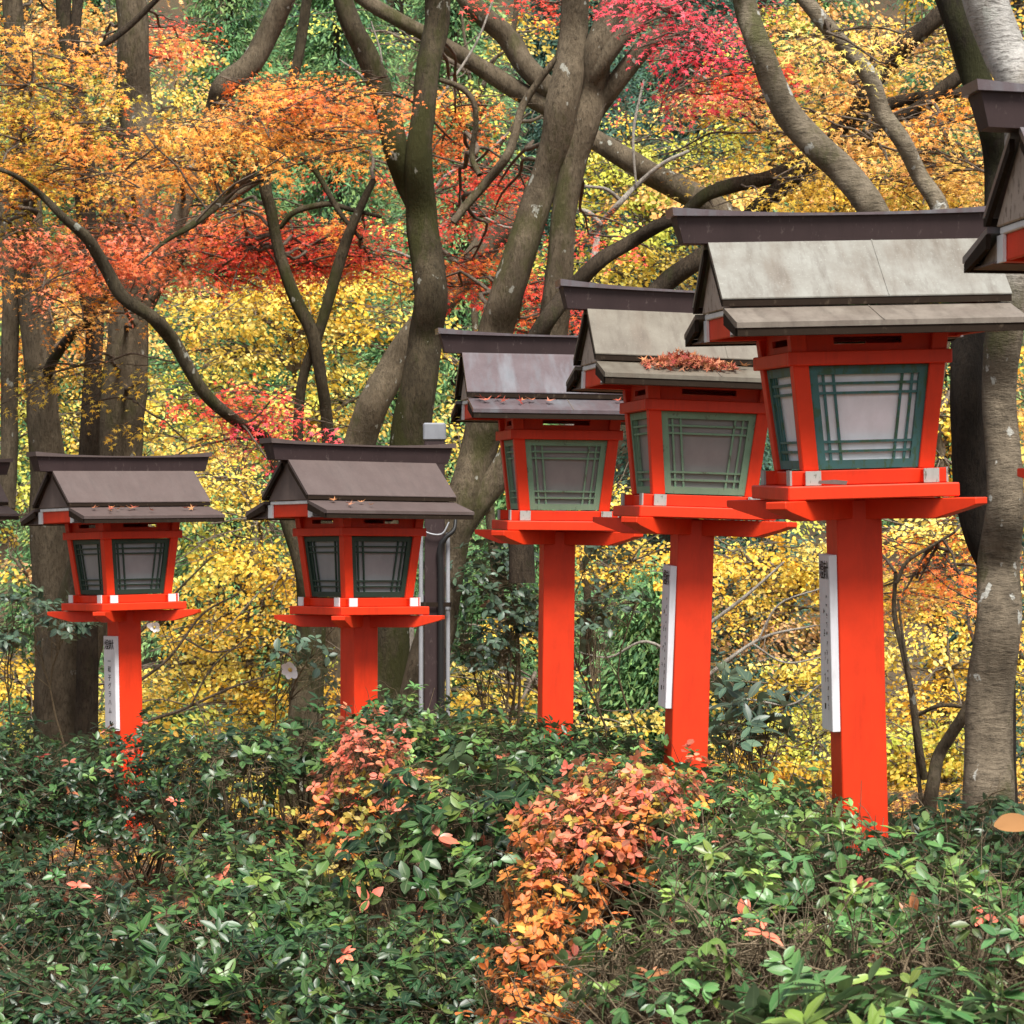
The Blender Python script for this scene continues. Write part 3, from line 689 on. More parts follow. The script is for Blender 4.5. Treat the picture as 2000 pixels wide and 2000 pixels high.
tree('grey trunk at the far left with olive-yellow maple leaves hanging over it', 11.6,
     [[(22, -60, 40), (25, 100, 42), (40, 260, 48), (55, 420, 58), (66, 560, 62), (80, 720, 66), (90, 860, 74), (95, 1010, 84), (110, 1180, 104), (112, 1390, 108)],
      [(0, 300, 20), (8, 430, 34), (22, 560, 36), (18, 680, 36), (16, 800, 38), (12, 960, 40)], [(150, 130, 12), (110, 170, 14), (60, 205, 15), (20, 228, 14), (-40, 245, 16)]],
     'bark', [(30, 90, 80, 70, 10.2, 18, 85, 'orange'), (60, 160, 110, 60, 10.0, 18, 90, 'olive'), (40, 265, 90, 60, 9.9, 24, 90, 'olive'), (60, 340, 80, 60, 9.9, 14, 90, 'olive'), (170, 250, 60, 40, 10.2, 8, 80, 'olive'), (20, 420, 60, 50, 10.2, 4, 80, 'olive'), (110, 30, 100, 50, 12.2, 8, 80, 'orange')])
# --- low drooping limb tree behind the lantern by the post
tree('mossy maple behind the utility post lantern, one long dark limb drooping from the left', 10.2,
     [[(540, 960, 40), (580, 1090, 50), (582, 1180, 54), (575, 1300, 56), (566, 1420, 62), (556, 1560, 70)],
      [(-60, 310, 7, 9.25), (20, 328, 10, 9.3), (70, 362, 15, 9.35), (120, 410, 18, 9.4), (165, 450, 25, 9.45), (195, 500, 27, 9.5), (232, 560, 28, 9.55), (290, 600, 28, 9.6), (330, 650, 29, 9.7), (385, 740, 28, 9.8), (440, 790, 26, 9.9), (500, 830, 27), (530, 900, 32), (545, 970, 40)]],
     'bark_moss', [(465, 770, 60, 30, 10.0, 10, 80, 'red'), (470, 800, 50, 35, 10.0, 7, 80, 'pinkred'), (420, 820, 80, 40, 10.4, 5, 70, 'orange')])
# --- slim tree with two wiry stems carrying the orange-red layers
tree('slender sinuous maple with two wiry stems and flat orange-red layers of leaves', 10.8,
     [[(585, -40, 24), (570, 60, 23), (558, 130, 22), (535, 210, 22), (512, 270, 26), (502, 345, 27), (512, 400, 25), (528, 480, 26), (560, 570, 29), (590, 630, 28), (606, 710, 25), (618, 830, 26), (612, 1000, 30), (600, 1180, 34)],
      [(705, 340, 14), (668, 420, 20), (645, 480, 24), (622, 560, 24), (598, 640, 22), (570, 720, 22), (562, 830, 24), (575, 960, 28)],
      [(528, 430, 10), (560, 400, 12), (620, 385, 12), (660, 395, 10), (720, 410, 7)], [(512, 300, 12), (560, 290, 14), (600, 330, 12), (640, 400, 11), (680, 450, 8)], [(505, 335, 13, 10.6), (455, 350, 14, 10.2), (410, 385, 15, 9.9), (360, 430, 13, 9.7), (310, 455, 8, 9.6), (260, 500, 3, 9.5)]],
     'bark_moss', [(470, 215, 120, 45, 10.0, 22, 90, 'orange'), (560, 195, 110, 30, 10.2, 14, 90, 'redorange'), (640, 215, 110, 35, 11.3, 20, 90, 'redorange'), (560, 260, 130, 40, 10.1, 18, 90, 'orange'), (440, 280, 110, 45, 9.9, 16, 90, 'orange'),
                   (700, 290, 60, 60, 11.3, 7, 80, 'orange'), (440, 440, 120, 40, 11.3, 20, 90, 'redorange'), (480, 490, 150, 30, 11.3, 20, 90, 'red'), (600, 470, 120, 35, 11.3, 18, 90, 'red'), (690, 440, 80, 40, 11.3, 10, 90, 'red'),
                   (420, 400, 110, 45, 11.3, 14, 90, 'rose'), (590, 500, 90, 25, 11.3, 9, 90, 'red'), (650, 305, 40, 25, 11.3, 3, 70, 'red'), (420, 480, 90, 22, 11.3, 14, 95, 'red'), (520, 455, 110, 20, 11.3, 16, 95, 'red'), (400, 520, 80, 18, 11.3, 9, 95, 'redorange'), (600, 505, 90, 16, 11.3, 9, 95, 'red'), (620, 190, 90, 18, 10.0, 10, 95, 'redorange'), (700, 500, 50, 30, 11.3, 6, 90, 'orange')])
# --- forked central tree
tree('tall mossy tree forking into two stems above the lantern by the utility post', 10.6,
     [[(826, -60, 52), (822, 40, 52), (808, 130, 52), (798, 230, 50), (790, 310, 56), (794, 400, 62), (806, 480, 66), (812, 560, 70), (802, 640, 74), (790, 730, 76), (775, 830, 84), (760, 950, 88), (735, 1150, 90)],
      [(635, -40, 40), (660, 40, 44), (690, 100, 47), (718, 170, 48), (738, 230, 48), (748, 290, 50), (766, 345, 46), (786, 395, 38, 10.63), (800, 445, 22, 10.66)]],
     'bark_moss', [(860, 230, 45, 35, 11.4, 9, 80, 'redorange'), (860, 270, 40, 50, 11.4, 8, 80, 'redorange'), (870, 190, 50, 30, 11.4, 6, 80, 'orange')], twigm='twig')
# --- the twin-trunked tree in the middle with small red sprays
tree('twin-trunked grey maple with red sprays standing behind the purple-roofed lantern', 10.0,
     [[(1088, -60, 58), (1082, 60, 62), (1072, 150, 66), (1058, 210, 66), (1048, 270, 64), (1028, 340, 62), (1000, 420, 66), (978, 490, 70), (955, 560, 72), (932, 630, 74), (918, 760, 74), (900, 860, 74), (868, 960, 70), (845, 1080, 72), (815, 1220, 80), (790, 1340, 84)],
      [(1172, -40, 62), (1150, 40, 60), (1128, 100, 58), (1118, 170, 62), (1105, 230, 62), (1082, 310, 58), (1064, 400, 52), (1058, 480, 54), (1050, 560, 58), (1042, 640, 62), (1010, 760, 66), (965, 860, 60), (905, 950, 50), (870, 1010, 36)],
      [(1255, -20, 28), (1215, 30, 32), (1170, 75, 36), (1132, 130, 36), (1098, 185, 34, 10.02), (1074, 230, 28, 10.05), (1058, 265, 16, 10.08)], [(1260, 50, 28), (1215, 90, 40), (1165, 150, 44), (1128, 200, 40, 10.02), (1108, 245, 30, 10.05), (1098, 280, 18, 10.08)],
      [(1050, 110, 14), (1018, 150, 15), (985, 200, 18), (970, 260, 19), (955, 300, 20), (915, 345, 19), (880, 385, 18), (855, 420, 14)], [(905, 330, 12), (890, 290, 12), (898, 230, 12), (892, 190, 12), (868, 165, 13), (830, 150, 10)]],
     'bark', [(900, 325, 60, 24, 11.0, 12, 80, 'red'), (940, 350, 50, 24, 11.0, 8, 80, 'red'), (930, 405, 60, 20, 11.0, 9, 80, 'red'), (870, 420, 60, 24, 11.0, 7, 80, 'red'), (890, 490, 60, 40, 11.0, 12, 80, 'redorange'), (930, 530, 50, 32, 11.0, 7, 80, 'red'), (1000, 550, 40, 40, 11.0, 9, 80, 'red'),
              (1020, 600, 50, 32, 11.0, 7, 80, 'red'), (1110, 440, 40, 48, 11.0, 6, 80, 'red'), (1090, 575, 40, 24, 11.0, 5, 80, 'red'), (860, 540, 40, 48, 11.0, 8, 80, 'orange'), (950, 620, 40, 24, 11.0, 4, 80, 'orange')])
# --- leaning trunks farther back
tree('leaning brown trunk crossing behind the forked tree', 13.2,
     [[(1060, 300, 40), (1010, 365, 46), (960, 420, 50), (905, 480, 54), (850, 550, 58), (790, 620, 60), (745, 690, 62), (705, 760, 62), (675, 850, 64), (640, 980, 66)]], 'bark', [], cat='tree', name='leaning_tree')
tree('long grey trunk slanting down from the top left to the largest lantern', 13.0,
     [[(640, -40, 30), (700, 8, 32), (790, 60, 32), (870, 105, 34), (950, 155, 38), (1040, 205, 40), (1120, 262, 44), (1200, 315, 48), (1270, 350, 50), (1345, 392, 52), (1440, 460, 54), (1520, 560, 58), (1585, 720, 62), (1612, 950, 64), (1618, 1150, 66)],
      [(860, -30, 40), (905, 25, 44), (958, 70, 48), (992, 125, 46), (1030, 165, 42), (1075, 205, 40), (1120, 262, 36)],
      [(965, 70, 14), (972, 35, 12), (975, 0, 10)]], 'bark', [], cat='tree', name='leaning_tree')
# --- right-hand trees
tree('big white-mottled tree at the right edge with a dark twin trunk forking off', 7.0,
     [[(1845, -90, 100), (1862, 0, 96), (1895, 90, 92), (1928, 180, 88), (1935, 290, 84), (1925, 400, 82), (1905, 520, 80), (1890, 640, 78), (1888, 740, 74), (1893, 850, 74), (1895, 960, 78), (1890, 1070, 86), (1882, 1180, 92), (1872, 1300, 98), (1866, 1420, 104), (1862, 1520, 112)]],
     'bark_white', [], cat='tree', name='mottled_tree', wob=.07)
tree('dark mossy trunk rising close against the white-mottled tree', 7.25,
     [[(1770, -60, 52), (1800, 40, 54), (1835, 130, 58), (1868, 230, 58), (1885, 320, 56), (1880, 430, 58), (1858, 530, 66), (1832, 620, 72), (1822, 720, 72), (1826, 820, 72), (1838, 920, 74), (1858, 1010, 76), (1880, 1080, 60), (1890, 1200, 50)]],
     'bark_black', [], cat='tree', name='dark_tree', wob=.12)
tree('two pale limbs of a leaning maple crossing above the largest lantern roof', 8.2,
     [[(1395, -60, 48), (1412, 20, 50), (1432, 90, 52), (1462, 160, 54), (1495, 225, 56), (1540, 280, 57), (1590, 325, 58), (1640, 395, 60), (1675, 480, 62), (1685, 600, 64), (1668, 800, 66), (1632, 1000, 64), (1622, 1200, 66)],
      [(1480, -50, 26), (1530, 20, 30), (1590, 90, 34), (1640, 150, 36), (1665, 215, 38), (1700, 270, 38), (1735, 330, 37), (1770, 395, 40), (1770, 480, 40), (1720, 590, 44), (1685, 680, 44)]],
     'bark_pale', [(1560, 60, 60, 40, 7.9, 3, 60, 'yellow')], twigm='twig')
tree('dark wandering maple boughs behind the pale limbs, peach and orange leaves along them', 9.4,
     [[(1010, 640, 36), (1035, 600, 36), (1075, 550, 34), (1130, 495, 32), (1190, 455, 30), (1250, 425, 28), (1290, 405, 27), (1330, 370, 28), (1385, 350, 30), (1450, 335, 28), (1500, 310, 30), (1540, 270, 30), (1600, 235, 30), (1650, 205, 30), (1710, 185, 26), (1780, 178, 22), (1830, 175, 20), (1900, 165, 18)],
      [(1200, 590, 40), (1260, 530, 40), (1320, 490, 38), (1380, 440, 38), (1440, 385, 40), (1485, 345, 40), (1530, 310, 34), (1590, 280, 28), (1660, 240, 26), (1730, 205, 26), (1790, 160, 28), (1840, 120, 30)],
      [(1800, 10, 34), (1760, 40, 34), (1715, 80, 34), (1670, 130, 34), (1630, 180, 28), (1590, 240, 24)], [(1595, 240, 10), (1620, 180, 10), (1640, 130, 9), (1655, 60, 6)],
      [(1025, 620, 34), (1000, 700, 40), (985, 860, 46), (985, 1100, 52)]],
     'bark_dark', [(1560, 120, 110, 60, 9.2, 12, 90, 'peach'), (1500, 210, 80, 50, 9.2, 7, 80, 'peach'), (1650, 270, 110, 50, 9.0, 16, 90, 'peach'), (1730, 290, 110, 60, 9.0, 18, 90, 'peach'), (1690, 340, 120, 40, 9.0, 16, 90, 'gold'), (1550, 360, 90, 40, 9.2, 10, 90, 'gold'),
                   (1800, 230, 60, 60, 9.0, 9, 80, 'orange'), (1760, 100, 80, 60, 9.5, 10, 80, 'peach'), (1840, 320, 50, 50, 8.8, 8, 80, 'peach'), (1440, 250, 70, 50, 9.6, 7, 80, 'olive'), (1450, 310, 70, 30, 9.6, 6, 80, 'gold'), (1350, 170, 70, 40, 9.8, 6, 80, 'peach'), (1900, 60, 60, 80, 9.4, 9, 80, 'peach')], ground=False)
tree('maple with vivid crimson-pink sprays at the top between the grey trunks', 9.6,
     [[(1500, 330, 12), (1440, 240, 12), (1400, 160, 11), (1350, 90, 10), (1290, 20, 8)], [(1400, 160, 8), (1340, 140, 7), (1290, 110, 5)]],
     'bark', [(1270, 30, 70, 30, 9.4, 8, 80, 'pinkred'), (1310, 70, 60, 18, 9.4, 7, 80, 'pinkred'), (1350, 115, 60, 16, 9.3, 8, 80, 'pinkred'), (1390, 140, 40, 16, 9.3, 5, 90, 'red'), (1220, 12, 50, 20, 9.5, 5, 90, 'pinkred'), (1050, 5, 70, 20, 10.4, 6, 90, 'red'), (1300, 190, 60, 25, 9.6, 5, 80, 'pinkred'), (1270, 175, 40, 15, 9.6, 3, 80, 'pinkred'),
              (1370, 170, 60, 30, 9.7, 5, 80, 'peach')], ground=False, name='maple_tree')
tree('small forked sapling right of the largest lantern post, coppery leaves above it', 7.6,
     [[(1850, 1270, 22), (1825, 1330, 24), (1795, 1385, 25), (1772, 1430, 26), (1758, 1480, 28), (1752, 1530, 30)], [(1690, 1080, 8), (1690, 1160, 10), (1705, 1240, 12), (1722, 1320, 13), (1732, 1400, 15), (1745, 1470, 16)],
      [(1694, 1130, 5), (1712, 1280, 7), (1728, 1400, 8), (1738, 1520, 9)], [(1730, 1350, 8), (1770, 1330, 9), (1830, 1338, 8), (1860, 1360, 6)], [(1692, 1100, 8), (1710, 1060, 8), (1760, 1030, 7), (1800, 1005, 5)]],
     'bark', [(1760, 1040, 80, 25, 7.8, 7, 80, 'redorange'), (1800, 1080, 60, 30, 7.9, 6, 80, 'redorange'), (1730, 1090, 50, 25, 7.9, 3, 80, 'peach'), (1820, 1140, 50, 20, 7.9, 4, 80, 'orange')], name='sapling', cat='sapling')
# --- pale bare sapling
tree('pale bare branching sapling between the twin trunk and the largest lantern', 11.6,
     [[(1300, 285, 7), (1250, 310, 9), (1200, 350, 11), (1170, 385, 13), (1140, 415, 14), (1128, 440, 14), (1120, 490, 15), (1108, 530, 16), (1100, 640, 18), (1075, 800, 20), (1055, 1000, 22)], [(1090, 395, 8), (1112, 402, 10), (1135, 425, 12)], [(1070, 345, 6), (1110, 350, 7), (1145, 358, 8), (1170, 378, 9)],
      [(1200, 350, 5), (1195, 250, 6), (1215, 150, 5)], [(1310, 200, 5), (1340, 160, 5), (1300, 130, 4)]], 'twig_pale', [], name='bare_sapling', cat='sapling')
tree('pale bare sapling whose thin twigs spread behind the forked central tree', 12.2,
     [[(790, 215, 8), (800, 300, 12), (806, 420, 14), (808, 560, 16), (800, 700, 17), (780, 830, 18)], [(803, 390, 9), (840, 335, 8), (900, 305, 6), (960, 250, 4)], [(800, 300, 9), (745, 222, 7), (690, 150, 5), (640, 112, 3)], [(806, 450, 9), (880, 402, 7), (960, 430, 5), (1010, 400, 3)], [(792, 235, 8), (850, 160, 7), (900, 80, 5), (930, 0, 4)], [(806, 500, 8), (720, 470, 6), (650, 520, 4), (600, 498, 3)], [(870, 320, 5), (890, 250, 4), (940, 200, 3)], [(715, 180, 5), (720, 110, 4), (700, 40, 3)]], 'twig_pale', [], name='bare_sapling', cat='sapling')
tree('pale bare sapling spreading thin twigs on both sides of the second lantern post', 11.4,
     [[(1306, 1130, 8), (1304, 1250, 12), (1304, 1400, 15)], [(1306, 1300, 9), (1380, 1240, 8), (1450, 1200, 6), (1540, 1180, 4)], [(1306, 1200, 8), (1400, 1130, 7), (1480, 1060, 4)], [(1304, 1350, 8), (1400, 1320, 6), (1490, 1330, 4), (1550, 1290, 3)], [(1304, 1260, 8), (1220, 1210, 6), (1150, 1240, 4), (1090, 1230, 3)], [(1430, 1208, 5), (1470, 1140, 4), (1550, 1110, 3)], [(1420, 1215, 5), (1480, 1250, 4), (1550, 1240, 3)]], 'twig_pale', [], name='bare_sapling', cat='sapling')
tree('dark bare sapling with wiry twigs right of the katakana-plaque lantern post', 10.6,
     [[(238, 1180, 8), (242, 1290, 11), (246, 1400, 14)], [(242, 1300, 8), (320, 1240, 6), (380, 1160, 5), (450, 1120, 3)], [(244, 1370, 8), (340, 1340, 6), (430, 1300, 5), (520, 1270, 3)], [(240, 1220, 7), (330, 1120, 5), (400, 1050, 3)], [(350, 1205, 5), (400, 1230, 4), (460, 1220, 3)], [(360, 1332, 5), (400, 1260, 4), (470, 1200, 3)]], 'twig', [], name='bare_sapling', cat='sapling')
# ------------------------------------------------------------------ background: golden trees beyond the bank, conifers up the slope
def back_tree(label, d, base_x, patches, name, cat, group, leaf, tp, barkm='bark', rad=.46, upn=.55, tiltj=.5, droop=.45, flat=.045, r0=.09):
    """a free-standing tree: a trunk from the ground at its distance, a limb to every patch of its crown"""
    cs = [W(p[0], p[1], p[4]) for p in patches]
    d = d * DS; bx = (base_x * K - CX) / F * d; gz = float(ground_z(bx, d)); base = np.array([bx, d, gz - .1])
    top = max(c[2] for c in cs); tb = Buf()
    h = np.linspace(0, 1, 8); mx = np.mean([c[0] for c in cs])
    T = np.column_stack([bx + (mx - bx) * h ** 1.5 + rng.normal(0, .07, 8), d + rng.normal(0, .1, 8), base[2] + (top - base[2] + .3) * h])
    P, r = tube(tb, T, r0 * (1 - .85 * h), 9, .1, 4)
    root = empty(name, base); tag(root, label, cat, group)
    lb, wb = Buf(), Buf()
    for c, p in zip(cs, patches):
        ok = P[P[:, 2] < c[2] + .2]; A = ok[np.argmin(np.linalg.norm(ok - c, axis=1) + .6 * np.abs(ok[:, 2] - c[2] + .7))] if len(ok) else P[3]
        Q = twig_to(wb, A, c, .035, .010, 7, .08, 6)
        ext = np.array([wr(p[2], p[4]), wr(p[2], p[4]) * .7, wr(p[3], p[4])])
        sprays(lb, wb, c, ext, p[5] * .92, p[6] * 1.3, p[7], leaf, rad, flat, tp, Q, droop, tiltj, upn, True, .75)
        for _ in range(5):                                # bare grey twigs
            a0 = Q[rng.integers(0, len(Q))]; twig_to(wb, a0, c + rng.normal(0, 1, 3) * ext * 1.1 + [0, -.15, 0], rng.uniform(.007, .013), .003, 6, rng.uniform(-.1, .2), 4)
    for nm, b, m, s in (('trunk', tb, M[barkm], True), ('crown', lb, M['leaf'], False), ('twigs', wb, M['twig_grey'], True)):
        o = link(nm, b.mesh(nm, s), m, root); o.matrix_parent_inverse = Matrix.Translation(-Vector(base))
GB = 'golden trees beyond the bank'
def yt(label, d, bx, pts, name='golden_tree', leaf=.041, tp=None, **kw):
    back_tree(label, d, bx, pts, name, 'tree', GB, leaf, tp or T_OVAL, **kw)
yt('golden tree showing between the two brown-roofed lanterns, its leaves lowest there', 13.6, 470,
   [(430, 900, 130, 70, 13.4, 34, 60, 'yellow'), (500, 980, 130, 70, 13.2, 34, 60, 'yellow'), (400, 1040, 110, 70, 13.4, 26, 60, 'ygreen'), (530, 1090, 120, 60, 13.0, 30, 60, 'gold'), (430, 1160, 130, 60, 13.2, 34, 60, 'gold'), (380, 1250, 120, 70, 13.4, 30, 60, 'yellow'), (520, 1210, 110, 70, 13.2, 28, 60, 'yellow'), (470, 1330, 130, 60, 13.2, 26, 60, 'gold')])
yt('bright yellow tree behind the slender maple stems', 15.0, 620,
   [(420, 560, 140, 70, 15, 40, 60, 'yellow'), (560, 560, 140, 60, 15, 36, 60, 'gold'), (650, 640, 130, 70, 15, 36, 60, 'yellow'), (480, 660, 140, 70, 15, 40, 60, 'yellow'), (390, 740, 120, 70, 15, 30, 60, 'ygreen'), (560, 760, 130, 70, 15, 34, 60, 'yellow'), (680, 560, 80, 60, 15, 18, 60, 'gold'), (690, 740, 80, 80, 15, 18, 60, 'yellow'), (450, 820, 120, 60, 14.8, 20, 60, 'ygreen')])
yt('pale gold tree behind the stout trunk at the upper left', 15.5, 220,
   [(90, 60, 130, 80, 15.5, 26, 60, 'peach'), (220, 80, 120, 80, 15.5, 26, 60, 'dusky'), (330, 200, 110, 90, 15.5, 32, 60, 'yellow'), (200, 230, 130, 80, 15.5, 26, 60, 'dusky'), (60, 330, 120, 100, 15.5, 24, 60, 'gold'), (300, 330, 130, 80, 15.5, 26, 60, 'yellow'), (180, 420, 130, 80, 15.5, 24, 60, 'orange'), (60, 500, 110, 90, 15.5, 24, 60, 'orange'), (340, 90, 60, 60, 15.6, 9, 60, 'yellow')])
yt('yellow-green tree low at the far left edge', 14.4, 40,
   [(40, 640, 110, 80, 14.4, 26, 60, 'orange'), (160, 620, 110, 80, 14.4, 24, 60, 'peach'), (30, 780, 110, 80, 14.4, 28, 60, 'ygreen'), (130, 790, 120, 80, 14.4, 28, 60, 'yellow'), (280, 830, 110, 70, 14.4, 26, 60, 'yellow'), (30, 930, 100, 70, 14.2, 28, 60, 'ygreen'), (20, 1050, 80, 50, 14.2, 12, 60, 'dusky'), (40, 1290, 120, 80, 14.2, 26, 60, 'gold'), (200, 1290, 110, 90, 14.2, 24, 60, 'yellow'), (170, 960, 100, 80, 14.4, 18, 60, 'yellow')])
yt('lime-yellow tree behind the pale bare sapling', 14.6, 1220,
   [(1180, 270, 100, 60, 14.6, 20, 60, 'ygreen'), (1250, 330, 110, 50, 14.4, 26, 60, 'ygreen'), (1160, 350, 90, 60, 14.6, 22, 60, 'ygreen'), (1220, 420, 110, 60, 14.4, 28, 60, 'ygreen'), (1120, 450, 70, 60, 14.6, 10, 60, 'ygreen'), (1310, 270, 90, 40, 14.2, 14, 60, 'ygreen'), (1180, 520, 100, 50, 14.4, 16, 60, 'yellow'), (1260, 490, 90, 40, 14.2, 14, 60, 'yellow')])
yt('sparse yellow leaves of a tree over the middle trunks', 15.2, 960,
   [(920, 190, 60, 50, 15, 7, 50, 'ygreen'), (980, 60, 80, 50, 15, 8, 50, 'yellow'), (860, 90, 80, 50, 15.2, 5, 50, 'ygreen'), (700, 60, 80, 60, 15.2, 4, 50, 'ygreen'), (1060, 190, 80, 40, 15, 5, 50, 'yellow'), (740, 430, 60, 60, 15, 5, 50, 'ygreen'), (860, 640, 80, 80, 15, 8, 50, 'yellow'), (860, 850, 80, 70, 14.8, 16, 60, 'yellow'), (760, 640, 60, 60, 15, 6, 50, 'gold')])
yt('yellow and peach tree behind the upper right branches', 13.6, 1560,
   [(1480, 60, 120, 60, 13.5, 22, 60, 'ygreen'), (1620, 60, 110, 60, 13.5, 20, 60, 'peach'), (1440, 190, 110, 60, 13.5, 18, 60, 'yellow'), (1560, 220, 120, 60, 13.4, 22, 60, 'orange'), (1700, 200, 120, 70, 13.4, 24, 60, 'peach'), (1420, 330, 110, 50, 13.4, 22, 60, 'peach'), (1560, 340, 130, 50, 13.3, 30, 60, 'peach'), (1720, 360, 120, 50, 13.3, 28, 60, 'gold'), (1860, 200, 90, 120, 13.5, 22, 60, 'peach'), (1860, 390, 80, 80, 13.4, 16, 60, 'peach'), (1780, 60, 90, 60, 13.6, 12, 60, 'yellow'), (1330, 330, 70, 40, 13.8, 8, 60, 'peach'), (1900, 40, 70, 80, 13.5, 12, 60, 'peach')])
yt('yellow tree filling the gap between the second and largest lantern posts', 12.8, 1460,
   [(1420, 1060, 120, 60, 12.6, 34, 60, 'gold'), (1520, 1080, 110, 60, 12.6, 30, 60, 'yellow'), (1460, 1150, 120, 50, 12.6, 22, 60, 'dusky'), (1540, 1200, 100, 60, 12.6, 20, 60, 'yellow'), (1400, 1200, 80, 50, 12.8, 10, 60, 'dusky'), (1460, 1290, 120, 50, 12.4, 20, 60, 'yellow'), (1540, 1390, 110, 80, 12.2, 30, 60, 'ygreen'), (1440, 1420, 100, 60, 12.2, 22, 60, 'gold'), (1530, 1480, 90, 60, 12.0, 20, 60, 'olive')])
yt('golden tree seen in the gap right of the largest lantern post', 12.6, 1770,
   [(1740, 1000, 100, 50, 12.4, 26, 60, 'yellow'), (1790, 820, 70, 160, 12.8, 40, 60, 'yellow'), (1840, 700, 60, 120, 12.8, 22, 60, 'peach'), (1740, 1150, 90, 60, 12.4, 26, 60, 'gold'), (1790, 1260, 100, 50, 12.2, 28, 60, 'yellow'), (1730, 1340, 90, 60, 12.2, 28, 60, 'gold'), (1790, 1410, 100, 60, 12.0, 34, 60, 'ygreen'), (1720, 1470, 80, 50, 12.0, 24, 60, 'olive'), (1920, 900, 50, 200, 12.6, 40, 60, 'gold'), (1925, 1250, 50, 160, 12.4, 30, 60, 'yellow')])
yt('yellow tree glimpsed between the purple-roofed and leaf-heaped lanterns', 13.4, 1190,
   [(1190, 1060, 90, 50, 13.2, 22, 60, 'gold'), (1180, 1140, 70, 25, 13.2, 5, 60, 'yellow'), (1130, 1000, 60, 30, 13.4, 6, 60, 'yellow'), (1170, 920, 60, 50, 13.4, 10, 60, 'yellow'), (1210, 1190, 50, 25, 13.2, 4, 60, 'yellow'), (1180, 1370, 90, 20, 12.6, 7, 60, 'yellow'), (960, 1290, 90, 30, 12.4, 9, 60, 'yellow'), (920, 1340, 100, 25, 12.0, 10, 60, 'gold'), (900, 1180, 60, 30, 13.2, 5, 60, 'gold'), (650, 1330, 70, 50, 12.6, 10, 60, 'gold'), (790, 1250, 60, 80, 12.8, 8, 60, 'yellow')])
yt('golden thicket low behind the hedge, glimpsed through its gaps', 12.0, 330,
   [(100, 1480, 150, 70, 11.8, 22, 60, 'gold'), (320, 1480, 130, 70, 11.8, 26, 60, 'gold'), (450, 1520, 120, 70, 11.6, 22, 60, 'yellow'), (620, 1480, 100, 60, 11.8, 14, 60, 'yellow'), (300, 1600, 160, 60, 11.4, 20, 60, 'gold'), (860, 1450, 130, 50, 11.8, 14, 60, 'yellow')], leaf=.05)
# conifers on the far hillside
def conifer(label, x, y_top, d, hw_px, n, pname='conifer'):
    d = d * DS; bx = (x * K - CX) / F * d; gz = float(ground_z(bx, d)); top = EYE + (CY - y_top * K) / F * d if y_top is not None else gz + 13; Hh = top - gz; R0 = hw_px * K / F * d
    root = empty('cedar_tree', (bx, d, gz)); tag(root, label, 'conifer', 'dark conifers on the slope behind')
    tb = Buf(); h = np.linspace(0, 1, 7); tube(tb, np.column_stack([bx + rng.normal(0, .05, 7), d + rng.normal(0, .05, 7), gz - .2 + Hh * h]), .22 * (1 - .93 * h) + .01, 9, .06, 3)
    n = int(n * 3.4); lb = Buf(); m = 30; nb = n // m
    t = rng.beta(1.1, 1.2, nb); z = gz + Hh * (.04 + .95 * t); L = R0 * (1 - t) ** .7 * rng.uniform(.45, 1.1, nb) + .15; a = rng.uniform(0, 6.283, nb)
    dirv = np.column_stack([np.cos(a), np.sin(a), np.full(nb, -.18)])
    C0 = np.column_stack([np.full(nb, bx), np.full(nb, d), z])
    base = pal(pname, nb)
    for k in range(m):
        s = rng.uniform(.35, 1.0, nb)[:, None]
        P = C0 + dirv * L[:, None] * s + rng.normal(0, .10, (nb, 3)); P[:, 2] -= (s[:, 0] ** 2) * .22 * L
        D = dirv + rng.normal(0, .55, (nb, 3)); D[:, 2] -= .45
        leaves(lb, T_NEEDLE, P, D, np.array([0, -.5, .8]) + rng.normal(0, .4, (nb, 3)), rng.uniform(.06, .135, nb) * (d / 48) ** .5, np.clip(base * rng.uniform(.75, 1.35, (nb, 1)), 0, 1))
    o1 = link('trunk', tb.mesh('trunk', True), M['bark_dark'], root); o2 = link('crown', lb.mesh('crown'), M['needle'], root)
    for o in (o1, o2): o.matrix_parent_inverse = Matrix.Translation(-Vector((bx, d, gz)))
